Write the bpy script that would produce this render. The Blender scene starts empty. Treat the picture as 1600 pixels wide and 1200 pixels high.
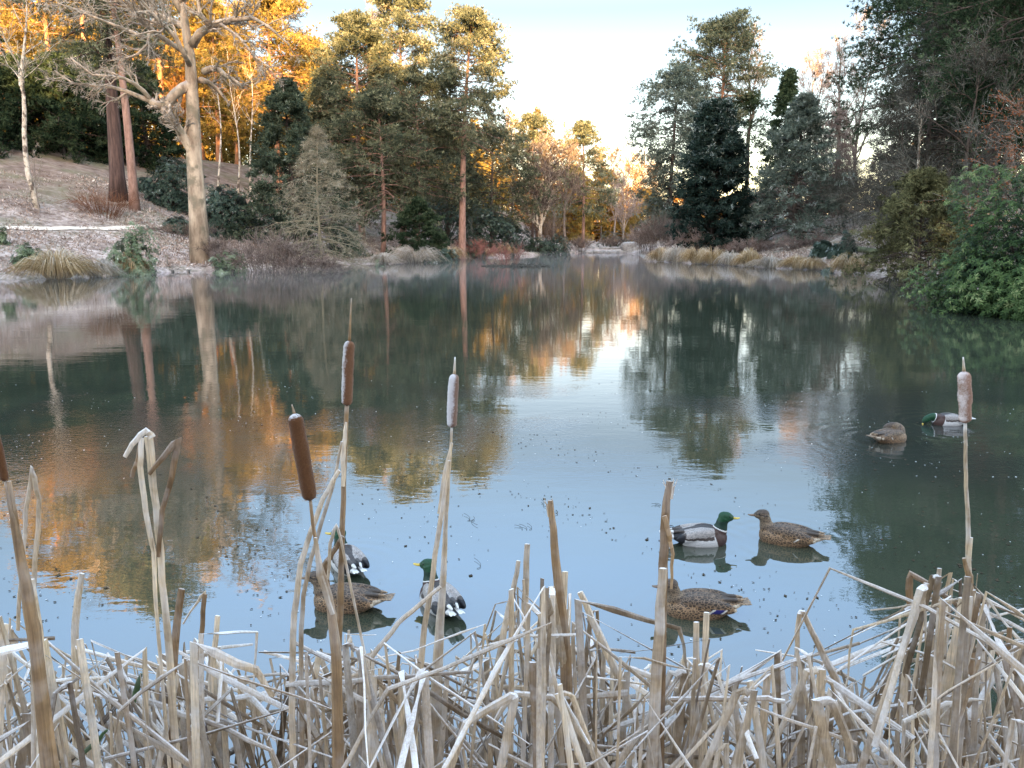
import bpy, math
import numpy as np
from math import radians as RAD

PI = math.pi
C = bpy.context.scene.collection
SC = bpy.context.scene

# ------------------------------------------------------------------ camera
CAM_H, F, PITCH = 2.25, 1200.0, math.atan(230 / 1200.0)
cam_data = bpy.data.cameras.new('camera')
cam = bpy.data.objects.new('camera', cam_data)
C.objects.link(cam)
cam.location = (0, 0, CAM_H)
cam.rotation_euler = (PI / 2 - PITCH, 0, 0)
cam_data.sensor_width = 36.0
cam_data.lens = 36.0 * F / 1600.0
cam_data.clip_end = 3000.0
cam_data.clip_start = 0.05
SC.camera = cam
cp, sp = math.cos(PITCH), math.sin(PITCH)


def ray(px, py):
    x, y = (px - 800) / F, -(py - 600) / F
    return np.array([x, cp + y * sp, -sp + y * cp])


def P(px, py, Y):                     # world point seen at a picture position, at distance Y
    d = ray(px, py)
    return np.array([0, 0, CAM_H]) + d * (Y / d[1])


def W(px, py, z=0.0):                 # world point at height z
    d = ray(px, py)
    return np.array([0, 0, CAM_H]) + d * ((z - CAM_H) / d[2])


# ------------------------------------------------------------------ mesh building
def norm(a):
    return a / np.maximum(np.linalg.norm(a, axis=-1, keepdims=True), 1e-9)


class MB:
    """collects vertices, quads, triangles and one value per vertex"""
    def __init__(s):
        s.v, s.q, s.t, s.a, s.n = [], [], [], [], 0
        s.qm, s.tm = [], []

    def add(s, v, q=None, t=None, a=0.5, m=0):
        v = np.asarray(v, float).reshape(-1, 3)
        s.v.append(v)
        s.a.append(np.broadcast_to(np.asarray(a, float), (len(v),)).copy())
        if q is not None and len(q):
            q = np.asarray(q, int).reshape(-1, 4)
            s.q.append(q + s.n)
            s.qm.append(np.full(len(q), m))
        if t is not None and len(t):
            t = np.asarray(t, int).reshape(-1, 3)
            s.t.append(t + s.n)
            s.tm.append(np.full(len(t), m))
        s.n += len(v)
        return s

    def mesh(s, name, mats, smooth=True):
        me = bpy.data.meshes.new(name)
        V = np.concatenate(s.v)
        Q = np.concatenate(s.q) if s.q else np.zeros((0, 4), int)
        T = np.concatenate(s.t) if s.t else np.zeros((0, 3), int)
        mi = np.concatenate(s.qm + s.tm) if (s.qm or s.tm) else np.zeros(0, int)
        me.vertices.add(len(V))
        me.vertices.foreach_set('co', V.astype(np.float32).ravel())
        loops = np.concatenate([Q.ravel(), T.ravel()]).astype(np.int32)
        me.loops.add(len(loops))
        me.loops.foreach_set('vertex_index', loops)
        nf = len(Q) + len(T)
        starts = np.concatenate([np.arange(len(Q)) * 4, len(Q) * 4 + np.arange(len(T)) * 3]).astype(np.int32)
        me.polygons.add(nf)
        me.polygons.foreach_set('loop_start', starts)
        me.polygons.foreach_set('use_smooth', np.full(nf, smooth))
        me.polygons.foreach_set('material_index', mi.astype(np.int32))
        me.update(calc_edges=True)
        me.validate()
        at = me.attributes.new('v', 'FLOAT', 'POINT')
        A = np.concatenate(s.a).astype(np.float32)
        if len(at.data) == len(A):
            at.data.foreach_set('value', A)
        for m in (mats if isinstance(mats, (list, tuple)) else [mats]):
            me.materials.append(m)
        return me

    def build(s, name, mats, parent=None, smooth=True, origin=None):
        if origin is not None:
            o3 = np.asarray(origin, float)
            s.v = [v - o3 for v in s.v]
        o = bpy.data.objects.new(name, s.mesh(name, mats, smooth))
        C.objects.link(o)
        if parent is not None:
            o.parent = parent
        elif origin is not None:
            o.location = tuple(float(x) for x in origin)
        return o


def tag(o, label=None, cat=None, group=None, kind=None):
    if label: o['label'] = label
    if cat: o['category'] = cat
    if group: o['group'] = group
    if kind: o['kind'] = kind
    return o


def empty(name, loc, rz=0.0):
    o = bpy.data.objects.new(name, None)
    o.empty_display_size = 0.2
    C.objects.link(o)
    o.location = tuple(float(x) for x in loc)
    o.rotation_euler = (0, 0, rz)
    return o


def tubes(mb, P_, R_, k=5, a=0.5, m=0, cap=True):
    """P_ (N,m,3) polylines, R_ (N,m) radii -> k-sided tapered tubes"""
    P_ = np.asarray(P_, float); R_ = np.asarray(R_, float)
    if P_.ndim == 2:
        P_, R_ = P_[None], R_[None]
    N, M, _ = P_.shape
    if N == 0: return
    T = norm(np.gradient(P_, axis=1))
    mean = norm(P_[:, -1] - P_[:, 0])
    ref = np.where(np.abs(mean[:, 2:3]) > 0.8, np.array([[0.9, 0.3, 0.1]]), np.array([[0.05, 0.1, 1.0]]))
    A = norm(np.cross(T, ref[:, None, :]))
    B = np.cross(T, A)
    th = np.arange(k) * 2 * PI / k
    ring = (A[:, :, None, :] * np.cos(th)[None, None, :, None] + B[:, :, None, :] * np.sin(th)[None, None, :, None])
    V = P_[:, :, None, :] + ring * R_[:, :, None, None]
    i = np.arange(M - 1)[:, None]; j = np.arange(k)[None, :]
    q = np.stack([i * k + j, i * k + (j + 1) % k, (i + 1) * k + (j + 1) % k, (i + 1) * k + j], -1).reshape(-1, 4)
    q = (q[None] + (np.arange(N) * M * k)[:, None, None]).reshape(-1, 4)
    av = np.repeat(np.broadcast_to(np.asarray(a, float), (N,)), M * k)
    t = None
    if cap and k > 3:
        fan = np.array([[0, x, x + 1] for x in range(1, k - 1)])
        t = np.concatenate([(fan + (M - 1) * k)[None] + (np.arange(N) * M * k)[:, None, None],
                            fan[:, ::-1][None] + (np.arange(N) * M * k)[:, None, None]]).reshape(-1, 3)
    mb.add(V.reshape(-1, 3), q, t, av, m)


def blades(mb, pos, d, L, Wd, v, rng, m=0, fold=False):
    """needle / leaf faces: pos (N,3), direction d (N,3), lengths, widths, value per blade"""
    N = len(pos)
    if N == 0: return
    d = norm(d)
    r = norm(np.cross(d, norm(rng.normal(size=(N, 3)))))
    L = np.broadcast_to(L, (N,))[:, None]; Wd = np.broadcast_to(Wd, (N,))[:, None]
    v = np.broadcast_to(v, (N,))
    mid = pos + d * L * 0.45
    V = np.stack([pos, mid + r * Wd * 0.5, pos + d * L, mid - r * Wd * 0.5], 1).reshape(-1, 3)
    q = np.arange(N)[:, None] * 4 + np.array([[0, 1, 2, 3]])
    mb.add(V, q, None, np.repeat(v, 4), m)


def leaves(mb, pos, d, up, L, Wd, v, droop=0.25, m=0):
    """broad folded leaves with a bent midrib: 8 verts, 4 quads... base, two mids, tip"""
    N = len(pos)
    d = norm(d)
    r = norm(np.cross(d, up)); u = np.cross(r, d)
    L = np.broadcast_to(L, (N,))[:, None]; Wd = np.broadcast_to(Wd, (N,))[:, None]
    p0 = pos
    p1 = pos + d * L * 0.5
    p2 = pos + d * L * 0.97 - u * L * droop
    f = u * Wd * 0.16
    V = np.stack([p0, p1 + r * Wd * .5 + f, p1, p1 - r * Wd * .5 + f, p2], 1).reshape(-1, 3)
    b = np.arange(N)[:, None] * 5
    t = np.concatenate([b + np.array([[0, 1, 2]]), b + np.array([[0, 2, 3]]), b + np.array([[1, 4, 2]]), b + np.array([[2, 4, 3]])])
    mb.add(V, None, t, np.repeat(np.broadcast_to(v, (N,)), 5), m)


# ------------------------------------------------------------------ materials
def new_mat(name):
    m = bpy.data.materials.new(name)
    m.use_nodes = True
    nt = m.node_tree
    nt.nodes.clear()
    out = nt.nodes.new('ShaderNodeOutputMaterial')
    return m, nt, out


def N(nt, typ, **kw):
    n = nt.nodes.new(typ)
    for k, v in kw.items():
        if k.startswith('i_'):
            n.inputs[k[2:].replace('_', ' ')].default_value = v
        else:
            setattr(n, k, v)
    return n


def ramp(nt, fac, stops, interp='LINEAR'):
    r = nt.nodes.new('ShaderNodeValToRGB')
    cr = r.color_ramp
    cr.interpolation = interp
    while len(cr.elements) > len(stops): cr.elements.remove(cr.elements[-1])
    while len(cr.elements) < len(stops): cr.elements.new(0.5)
    for e, (p, c) in zip(cr.elements, stops):
        e.position = p
        e.color = (*c, 1) if len(c) == 3 else c
    nt.links.new(fac, r.inputs[0])
    return r.outputs[0]


def mixc(nt, fac, a, b, blend='MIX'):
    n = nt.nodes.new('ShaderNodeMix')
    n.data_type = 'RGBA'; n.blend_type = blend
    for sock, val in ((n.inputs[0], fac), (n.inputs[6], a), (n.inputs[7], b)):
        if hasattr(val, 'is_linked'): nt.links.new(val, sock)
        elif isinstance(val, (int, float)): sock.default_value = val
        else: sock.default_value = (*val, 1)
    return n.outputs[2]


def math_(nt, op, a, b=0.0, clamp=False):
    n = nt.nodes.new('ShaderNodeMath'); n.operation = op; n.use_clamp = clamp
    for sock, val in ((n.inputs[0], a), (n.inputs[1], b)):
        if hasattr(val, 'is_linked'): nt.links.new(val, sock)
        else: sock.default_value = val
    return n.outputs[0]


def noise(nt, scale, detail=3, vec=None, rough=0.6, dist=0.0):
    n = N(nt, 'ShaderNodeTexNoise', i_Scale=scale, i_Detail=detail, i_Roughness=rough, i_Distortion=dist)
    if vec is not None: nt.links.new(vec, n.inputs['Vector'])
    return n.outputs['Fac']


def attr_v(nt):
    return N(nt, 'ShaderNodeAttribute', attribute_name='v').outputs['Fac']


def coords(nt, which='Object'):
    return nt.nodes.new('ShaderNodeTexCoord').outputs[which]


def geo(nt, which='Position'):
    return nt.nodes.new('ShaderNodeNewGeometry').outputs[which]


def mapped(nt, vec, scale=(1, 1, 1)):
    n = N(nt, 'ShaderNodeMapping'); n.inputs['Scale'].default_value = scale
    nt.links.new(vec, n.inputs['Vector'])
    return n.outputs[0]


def up_facing(nt, lo=0.1, hi=0.9):
    s = nt.nodes.new('ShaderNodeSeparateXYZ')
    nt.links.new(geo(nt, 'Normal'), s.inputs[0])
    mr = N(nt, 'ShaderNodeMapRange', clamp=True)
    mr.inputs[1].default_value = lo; mr.inputs[2].default_value = hi
    nt.links.new(s.outputs[2], mr.inputs[0])
    return mr.outputs[0]


def foliage(name, stops, trans=0.3, gloss=0.0):
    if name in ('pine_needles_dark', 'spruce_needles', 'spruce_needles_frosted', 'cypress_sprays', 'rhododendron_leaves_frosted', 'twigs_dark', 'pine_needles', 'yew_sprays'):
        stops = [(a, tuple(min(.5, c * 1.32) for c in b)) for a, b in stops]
    m, nt, out = new_mat(name)
    col = ramp(nt, attr_v(nt), stops)
    col = mixc(nt, 0.35, col, mixc(nt, 1.0, col, ramp(nt, noise(nt, 0.8, 2, geo(nt)), [(0.3, (.45, .45, .45)), (0.7, (1.5, 1.5, 1.45))]), 'MULTIPLY'))
    d = N(nt, 'ShaderNodeBsdfDiffuse'); nt.links.new(col, d.inputs[0])
    t = N(nt, 'ShaderNodeBsdfTranslucent'); nt.links.new(col, t.inputs[0])
    mx = N(nt, 'ShaderNodeMixShader'); mx.inputs[0].default_value = trans
    nt.links.new(d.outputs[0], mx.inputs[1]); nt.links.new(t.outputs[0], mx.inputs[2])
    sh = mx.outputs[0]
    if gloss:
        g = N(nt, 'ShaderNodeBsdfGlossy'); g.inputs['Roughness'].default_value = 0.42
        fr = N(nt, 'ShaderNodeFresnel'); fr.inputs[0].default_value = 1.4
        m2 = N(nt, 'ShaderNodeMixShader')
        nt.links.new(math_(nt, 'MULTIPLY', fr.outputs[0], gloss), m2.inputs[0])
        nt.links.new(sh, m2.inputs[1]); nt.links.new(g.outputs[0], m2.inputs[2])
        sh = m2.outputs[0]
    nt.links.new(sh, out.inputs[0])
    return m


def bark(name, c1, c2, scale=6.0, stretch=0.25, frost=0.0, bump=0.5, spots=None):
    m, nt, out = new_mat(name)
    v = mapped(nt, geo(nt), (1, 1, stretch))
    f = noise(nt, scale, 5, v, 0.65)
    col = ramp(nt, f, [(0.32, c1), (0.68, c2)])
    if spots:
        col = mixc(nt, ramp(nt, noise(nt, scale * .45, 3, geo(nt)), [(0.5, (0, 0, 0)), (0.62, (1, 1, 1))]), col, spots)
    if frost:
        col = mixc(nt, math_(nt, 'MULTIPLY', up_facing(nt, 0.2, 0.9), frost), col, (.55, .54, .56))
    p = N(nt, 'ShaderNodeBsdfPrincipled', i_Roughness=0.9)
    p.inputs['Specular IOR Level'].default_value = 0.15
    nt.links.new(col, p.inputs['Base Color'])
    b = N(nt, 'ShaderNodeBump', i_Strength=bump, i_Distance=0.05)
    nt.links.new(f, b.inputs['Height']); nt.links.new(b.outputs[0], p.inputs['Normal'])
    nt.links.new(p.outputs[0], out.inputs[0])
    return m


M = {}
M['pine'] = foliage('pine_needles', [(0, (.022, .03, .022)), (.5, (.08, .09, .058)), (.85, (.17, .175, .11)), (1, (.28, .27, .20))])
M['pine_sunlit'] = foliage('pine_needles_sunlit', [(0, (.06, .052, .02)), (.5, (.21, .155, .045)), (1, (.42, .295, .09))], .4)  # lit copy of the pine needles: warm sunlight put into the colour
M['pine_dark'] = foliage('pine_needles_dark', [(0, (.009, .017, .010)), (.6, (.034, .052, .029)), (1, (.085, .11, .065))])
M['spruce'] = foliage('spruce_needles', [(0, (.02, .028, .02)), (.6, (.06, .078, .052)), (.9, (.11, .13, .09)), (1, (.22, .24, .2))])
M['spruce_grey'] = foliage('spruce_needles_frosted', [(0, (.03, .04, .034)), (.5, (.095, .115, .092)), (.85, (.18, .205, .175)), (1, (.36, .39, .37))])
M['cypress'] = foliage('cypress_sprays', [(0, (.006, .011, .010)), (.6, (.02, .034, .028)), (.9, (.05, .072, .064)), (1, (.2, .235, .23))])
M['rhodo'] = foliage('rhododendron_leaves', [(0, (.012, .028, .014)), (.5, (.038, .068, .022)), (.85, (.082, .128, .042)), (1, (.22, .25, .11))], .25, .3)
M['rhodo_far'] = foliage('rhododendron_leaves_frosted', [(0, (.008, .016, .012)), (.6, (.026, .042, .03)), (.88, (.06, .08, .065)), (1, (.22, .25, .24))], .2, .3)
M['shrub_green'] = foliage('shrub_leaves_frosted', [(0, (.03, .045, .024)), (.5, (.11, .145, .08)), (.88, (.21, .25, .17)), (1, (.4, .42, .38))], .25, .2)
M['yew'] = foliage('yew_sprays', [(0, (.03, .03, .015)), (.6, (.095, .092, .046)), (1, (.19, .18, .09))])
M['beech_leaf'] = foliage('beech_leaves_brown', [(0, (.10, .035, .018)), (1, (.30, .12, .06))], .3)
M['grass'] = foliage('tussock_blades', [(0, (.09, .06, .03)), (.35, (.26, .175, .085)), (.7, (.46, .36, .22)), (1, (.7, .64, .56))], .3)
M['grass_frost'] = foliage('tussock_blades_frosted', [(0, (.11, .085, .06)), (.4, (.33, .28, .22)), (1, (.68, .66, .64))], .3)
M['heath'] = foliage('heath_sprigs', [(0, (.12, .08, .065)), (.35, (.26, .19, .155)), (.7, (.44, .36, .32)), (1, (.62, .56, .53))], .2)
M['fern'] = foliage('bracken_brown', [(0, (.09, .035, .02)), (.6, (.20, .09, .05)), (1, (.36, .24, .18))], .3)
M['twig_brown'] = foliage('twigs_brown', [(0, (.055, .040, .034)), (.6, (.14, .105, .09)), (1, (.28, .23, .21))], 0)
M['twig_pink'] = foliage('twigs_pinkish', [(0, (.12, .085, .075)), (.6, (.23, .175, .16)), (1, (.4, .34, .32))], 0)
M['twig_red'] = foliage('twigs_red', [(0, (.13, .05, .045)), (1, (.30, .15, .13))], 0)
M['twig_sunlit'] = foliage('twigs_sunlit', [(0, (.14, .072, .02)), (1, (.33, .175, .05))], 0.1)  # twig colour made orange to hold the glow of the low sun
M['twig_grey'] = foliage('twigs_grey', [(0, (.15, .12, .095)), (.6, (.27, .225, .18)), (1, (.42, .38, .34))], 0)
M['twig_dark'] = foliage('twigs_dark', [(0, (.026, .026, .022)), (.6, (.06, .057, .048)), (1, (.13, .125, .11))], 0)
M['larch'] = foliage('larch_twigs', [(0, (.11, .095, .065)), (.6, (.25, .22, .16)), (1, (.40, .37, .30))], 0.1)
M['bark_pine'] = bark('bark_pine', (.15, .085, .065), (.33, .205, .165), 5, .3)
M['bark_pine_orange'] = bark('bark_pine_orange', (.25, .11, .06), (.42, .22, .13), 5, .3)
M['bark_dark'] = bark('bark_dark', (.035, .026, .022), (.10, .075, .062), 5, .2)
M['bark_redwood'] = bark('bark_redwood', (.03, .02, .018), (.125, .08, .07), 4, .12, bump=.9)
M['bark_oak'] = bark('bark_oak', (.17, .12, .085), (.48, .375, .275), 2.2, .3, .25, bump=1.0, spots=(.17, .14, .10))
M['bark_birch'] = bark('bark_birch', (.30, .24, .18), (.60, .53, .45), 4, .8, spots=(.10, .075, .06))
M['bark_grey'] = bark('bark_grey', (.12, .095, .08), (.26, .215, .185), 5, .4)

SHADE_HILL = [45, 45, 47, 54, 66, 66, 56, 58, 60]  # treetop line behind the viewer, with a local hump added for its shadow
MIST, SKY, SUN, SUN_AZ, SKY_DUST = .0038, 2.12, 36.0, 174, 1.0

# ------------------------------------------------------------------ the pond outline and the land
def chaikin(p, n=1):
    for _ in range(n):
        q = np.roll(p, -1, 0)
        p = np.stack([p * .75 + q * .25, p * .25 + q * .75], 1).reshape(-1, 2)
    return p


_far = [(0, 437), (60, 435), (110, 432), (200, 428), (310, 423), (400, 420), (480, 416.5), (545, 412), (620, 409), (690, 405.5),
        (745, 403), (800, 401), (850, 398), (885, 395.5), (940, 394), (985, 395), (1000, 398), (1003, 402.5), (1020, 406.5), (1060, 409.5), (1100, 412),
        (1150, 414), (1200, 416.5), (1250, 419.5), (1300, 423), (1360, 427.5), (1420, 434)]
_pts = [W(a, b)[:2] for a, b in _far]
POND = np.array([(-34, 30), (-30, 37.5)] + [tuple(p) for p in _pts] +
                [(22.2, 38), (19.5, 32), (17.6, 26), (16.4, 21), (15.6, 15), (13.5, 8), (10, 3), (6, 1.25), (0, 1.1), (-6, 1.25), (-14, 3), (-24, 10), (-32, 20)])
POND_S = chaikin(POND, 1)


def sdist(x, y):
    """signed distance to the shore, positive on land"""
    x = np.asarray(x, float); y = np.asarray(y, float)
    sh = x.shape
    x = x.ravel(); y = y.ravel()
    best = np.full(x.shape, 1e9); inside = np.zeros(x.shape, bool)
    a = POND_S; b = np.roll(POND_S, -1, 0)
    for (ax, ay), (bx, by) in zip(a, b):
        dx, dy = bx - ax, by - ay
        t = np.clip(((x - ax) * dx + (y - ay) * dy) / (dx * dx + dy * dy + 1e-12), 0, 1)
        best = np.minimum(best, (x - ax - t * dx) ** 2 + (y - ay - t * dy) ** 2)
        if dy != 0:
            inside ^= ((ay > y) != (by > y)) & (x < dx * (y - ay) / dy + ax)
    d = np.sqrt(best)
    return np.where(inside, -d, d).reshape(sh)


def sstep(a, b, x):
    t = np.clip((x - a) / (b - a), 0, 1)
    return t * t * (3 - 2 * t)


def wob(x, y):
    return (np.sin(x * .31 + 1.3) * np.sin(y * .27 + .4) * .5 + np.sin(x * .83 + y * .41) * .25 + np.sin(x * 1.7 - y * 1.3 + 2) * .14
            + np.sin(x * 3.1 + y * 2.3) * .07)


def hgt(x, y):
    x = np.asarray(x, float); y = np.asarray(y, float)
    d = sdist(x, y) + .35 * wob(x * 1.7, y * 1.7)
    off = np.abs(x - .117 * y)
    k = .02 + .22 * sstep(7, 26, off)
    k = k * np.where((x < .117 * y) & (y > 30), 1 + .32 * sstep(-18, -34, x - .0 * y), 1)
    k = np.where(y < 12, .06 + .10 * sstep(-4, -40, y), k)
    right = sstep(5, 20, x - .117 * y)
    k = k + .05 * right * sstep(20, 40, y)
    cap = np.where(x < .117 * y, 38, 15) + 40 * (y < 10)
    dd = np.minimum(d, cap) + np.maximum(d - cap, 0) * .06
    flat = np.where(x < 0, 5.0, 1.0)                       # the left bank lies flatter next to the water
    land = .30 * sstep(0, .5, d) + .05 * np.clip(d, 0, flat) * .8 + k * np.maximum(dd - flat * .55, 0)
    land = land + .16 * wob(x * .9, y * .9) * sstep(.5, 4, d)
    land = land + 14 * sstep(-24, -66, y) * (d > 0)      # unseen rise behind the viewer, added to block the low sun
    land = np.where(d > 0, land, -np.minimum(-d * .5, 1.2))
    return land


def ground_at(x, y):
    return float(hgt(np.array([x]), np.array([y]))[0])


def axis(parts):
    out = []
    for a, b, s in parts: out += list(np.arange(a, b, s))
    return np.array(out + [parts[-1][1]])


gx = axis([(-420, -120, 12), (-120, -62, 2.5), (-62, 62, .62), (62, 120, 2.5), (120, 420, 12)])
gy = axis([(-200, -10, 6), (-10, 30, 1.0), (30, 100, .62), (100, 140, 1.2), (140, 300, 5), (300, 700, 25)])
GX, GY = np.meshgrid(gx, gy)
GZ = hgt(GX, GY)
mb = MB()
ny, nx = GX.shape
idx = np.arange(ny * nx).reshape(ny, nx)
mb.add(np.stack([GX, GY, GZ], -1), np.stack([idx[:-1, :-1], idx[:-1, 1:], idx[1:, 1:], idx[1:, :-1]], -1).reshape(-1, 4))

m, nt, out = new_mat('frosty_ground')
pos = geo(nt)
big = noise(nt, .22, 4, pos); fine = noise(nt, 2.6, 6, pos, .7); mid = noise(nt, .9, 4, pos)
col = ramp(nt, mid, [(0.3, (.10, .065, .05)), (.5, (.19, .14, .115)), (.68, (.27, .21, .17))])
col = mixc(nt, ramp(nt, big, [(.45, (0, 0, 0)), (.62, (.8, .8, .8))]), col, (.15, .145, .085))
fr = math_(nt, 'MULTIPLY', ramp(nt, fine, [(.38, (0, 0, 0)), (.62, (1, 1, 1))]), ramp(nt, noise(nt, .45, 3, pos), [(.3, (.25, .25, .25)), (.65, (.95, .95, .95))]))
lz = nt.nodes.new('ShaderNodeSeparateXYZ'); nt.links.new(pos, lz.inputs[0])
hz = N(nt, 'ShaderNodeMapRange', clamp=True); hz.inputs[1].default_value = 2.2; hz.inputs[2].default_value = 6.0; hz.inputs[3].default_value = 1.15; hz.inputs[4].default_value = .22
nt.links.new(lz.outputs[2], hz.inputs[0])
fr = math_(nt, 'MULTIPLY', fr, hz.outputs[0])
col = mixc(nt, fr, col, (.60, .52, .49))
p = N(nt, 'ShaderNodeBsdfPrincipled', i_Roughness=1.0); p.inputs['Specular IOR Level'].default_value = 0.05
nt.links.new(col, p.inputs['Base Color'])
b = N(nt, 'ShaderNodeBump', i_Strength=.8, i_Distance=.25); nt.links.new(fine, b.inputs['Height']); nt.links.new(b.outputs[0], p.inputs['Normal'])
nt.links.new(p.outputs[0], out.inputs[0])
tag(mb.build('ground', m), 'frosty sloping banks of brown heath around the pond', kind='structure')

# ---- water
DUCKS_PX = [(1100, 848), (1222, 846), (1084, 958), (541, 884), (684, 944), (533, 948), (1394, 689), (1478, 663)]
DUCK_W = [W(a, b) for a, b in DUCKS_PX]
m, nt, out = new_mat('pond_water')
pos = geo(nt)
sx = nt.nodes.new('ShaderNodeSeparateXYZ'); nt.links.new(pos, sx.inputs[0])
n1 = noise(nt, 1.0, 3, mapped(nt, pos, (.55, 1.5, 1)), .5)
n2 = noise(nt, 1.0, 3, mapped(nt, pos, (3.5, 7, 1)), .55)
n3 = noise(nt, 1.0, 2, mapped(nt, pos, (14, 24, 1)), .6)
# a belt of floating weed that roughens the surface, between about 6.5 and 13 m out, in patches
patch = ramp(nt, noise(nt, .42, 3, mapped(nt, pos, (.8, 1.0, 1)), .55), [(.44, (0, 0, 0)), (.56, (1, 1, 1))])
def rng_map(a, b_, c, d_, v):
    mr = N(nt, 'ShaderNodeMapRange', clamp=True, interpolation_type='SMOOTHSTEP')
    for i_, q in enumerate((a, b_, c, d_)): mr.inputs[i_ + 1].default_value = q
    nt.links.new(v, mr.inputs[0]); return mr.outputs[0]
belt = math_(nt, 'MULTIPLY', rng_map(6.2, 7.6, 0, 1, sx.outputs[1]), rng_map(10.5, 12.5, 1, 0, sx.outputs[1]))
weed = math_(nt, 'MULTIPLY', belt, patch)
h = math_(nt, 'ADD', math_(nt, 'MULTIPLY', n1, .0024), math_(nt, 'MULTIPLY', n2, .0008))
h = math_(nt, 'ADD', h, math_(nt, 'MULTIPLY', n3, math_(nt, 'ADD', .00012, math_(nt, 'MULTIPLY', weed, .0017))))
for i, w in enumerate(DUCK_W):       # rings spreading from each duck
    vd = N(nt, 'ShaderNodeVectorMath', operation='DISTANCE'); vd.inputs[1].default_value = (float(w[0]), float(w[1]), 0)
    nt.links.new(pos, vd.inputs[0])
    r = vd.outputs['Value']
    s_ = math_(nt, 'SINE', math_(nt, 'MULTIPLY', r, 52 if i < 6 else 34))
    amp = .0003 if i < 6 else .0006
    fall = rng_map(.2, .75 if i < 6 else 1.5, amp, 0, r)
    h = math_(nt, 'ADD', h, math_(nt, 'MULTIPLY', s_, fall))
bm = N(nt, 'ShaderNodeBump', i_Strength=1.0, i_Distance=1.0)
nt.links.new(h, bm.inputs['Height'])
gl = N(nt, 'ShaderNodeBsdfGlossy'); gl.inputs['Roughness'].default_value = .014
gl.inputs['Color'].default_value = (.99, .96, 1, 1)
nt.links.new(bm.outputs[0], gl.inputs['Normal'])
body = N(nt, 'ShaderNodeBsdfDiffuse')
shade = ramp(nt, noise(nt, .5, 3, pos), [(.35, (.032, .040, .027)), (.65, (.045, .053, .036))])
nt.links.new(mixc(nt, math_(nt, 'MULTIPLY', weed, .6), shade, (.014, .02, .022)), body.inputs[0])
frn = N(nt, 'ShaderNodeFresnel'); frn.inputs[0].default_value = 2.35
nt.links.new(bm.outputs[0], frn.inputs['Normal'])
mx = N(nt, 'ShaderNodeMixShader')
nt.links.new(math_(nt, 'ADD', math_(nt, 'MULTIPLY', frn.outputs[0], 1.05), .02, True), mx.inputs[0])
nt.links.new(body.outputs[0], mx.inputs[1]); nt.links.new(gl.outputs[0], mx.inputs[2])
nt.links.new(mx.outputs[0], out.inputs[0])
mb = MB()
wx = np.linspace(-45, 40, 18); wy = np.linspace(-1, 125, 26)
A_, B_ = np.meshgrid(wx, wy); idx = np.arange(A_.size).reshape(A_.shape)
mb.add(np.stack([A_, B_, A_ * 0], -1), np.stack([idx[:-1, :-1], idx[:-1, 1:], idx[1:, 1:], idx[1:, :-1]], -1).reshape(-1, 4))
tag(mb.build('water', m), 'still dark green pond water reflecting trees and sky', kind='structure')

# ---- footpath on the left bank
pp = [(-60, 359, 54), (60, 359, 55), (160, 358.5, 56), (240, 357, 57.5), (300, 354.5, 60), (345, 349, 66), (380, 344, 74)]
def on_ground(px, py, lo=44, hi=95):      # where the sight line of a picture point meets the land
    ys = np.arange(lo, hi, .25); q = np.array([P(px, py, y) for y in ys])
    hit = np.nonzero(q[:, 2] < hgt(q[:, 0], q[:, 1]))[0]
    return q[hit[0]] if len(hit) else q[-1]
pw = np.array([on_ground(a, b)[:2] for a, b, c in pp])
tt = np.linspace(0, len(pw) - 1, 60)
cx = np.interp(tt, range(len(pw)), pw[:, 0]); cy = np.interp(tt, range(len(pw)), pw[:, 1])
off = np.linspace(-1.0, 1.0, 7)
px_ = cx[:, None] + off[None] * .1; py_ = cy[:, None] + off[None]
pz_ = hgt(px_, py_) + .06
m, nt, out = new_mat('gravel_path')
p = N(nt, 'ShaderNodeBsdfPrincipled', i_Roughness=1.0)
nt.links.new(ramp(nt, noise(nt, 3, 5, geo(nt)), [(.3, (.48, .41, .34)), (.7, (.66, .58, .50))]), p.inputs['Base Color'])
nt.links.new(p.outputs[0], out.inputs[0])
mb = MB(); idx = np.arange(px_.size).reshape(px_.shape)
mb.add(np.stack([px_, py_, pz_], -1), np.stack([idx[:-1, :-1], idx[:-1, 1:], idx[1:, 1:], idx[1:, :-1]], -1).reshape(-1, 4))
tag(mb.build('path', m), 'pale gravel footpath along the left bank', kind='structure')

# ---- low heath, leaf litter and frosted sprigs on the banks (nobody could count them)
rng = np.random.default_rng(5)
def scatter(n, xr, yr, dmin, dmax, pw=1.0):
    x = rng.uniform(*xr, n); y = rng.uniform(*yr, n)
    d = sdist(x, y)
    k = (d > dmin) & (d < dmax) & (rng.uniform(size=n) < np.clip(1 - (d - dmin) / (dmax - dmin), .05, 1) ** pw)
    x, y = x[k], y[k]
    return np.stack([x, y, hgt(x, y)], -1), d[k]
mb = MB()
pts, d = scatter(230000, (-48, -2), (36, 96), .25, 26, .5)
pts2, d2 = scatter(130000, (6, 34), (36, 100), .25, 18, .5)
pts = np.concatenate([pts, pts2]); d = np.concatenate([d, d2])
clump = wob(pts[:, 0] * 1.9, pts[:, 1] * 1.9) + .5 * wob(pts[:, 0] * .5 + 9, pts[:, 1] * .5)
keep = clump + rng.normal(0, .3, len(pts)) > -.22
pts, clump = pts[keep], clump[keep]
n = len(pts)
dirs = np.stack([rng.normal(0, .8, n), rng.normal(0, .8, n), rng.uniform(.25, 1.1, n)], -1)
L = rng.uniform(.08, .28, n) * (1 + .7 * np.clip(clump, 0, 1))
blades(mb, pts, dirs, L, L * rng.uniform(.18, .4, n), np.clip(.46 + .20 * clump + rng.normal(0, .22, n), 0, 1), rng)
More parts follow.
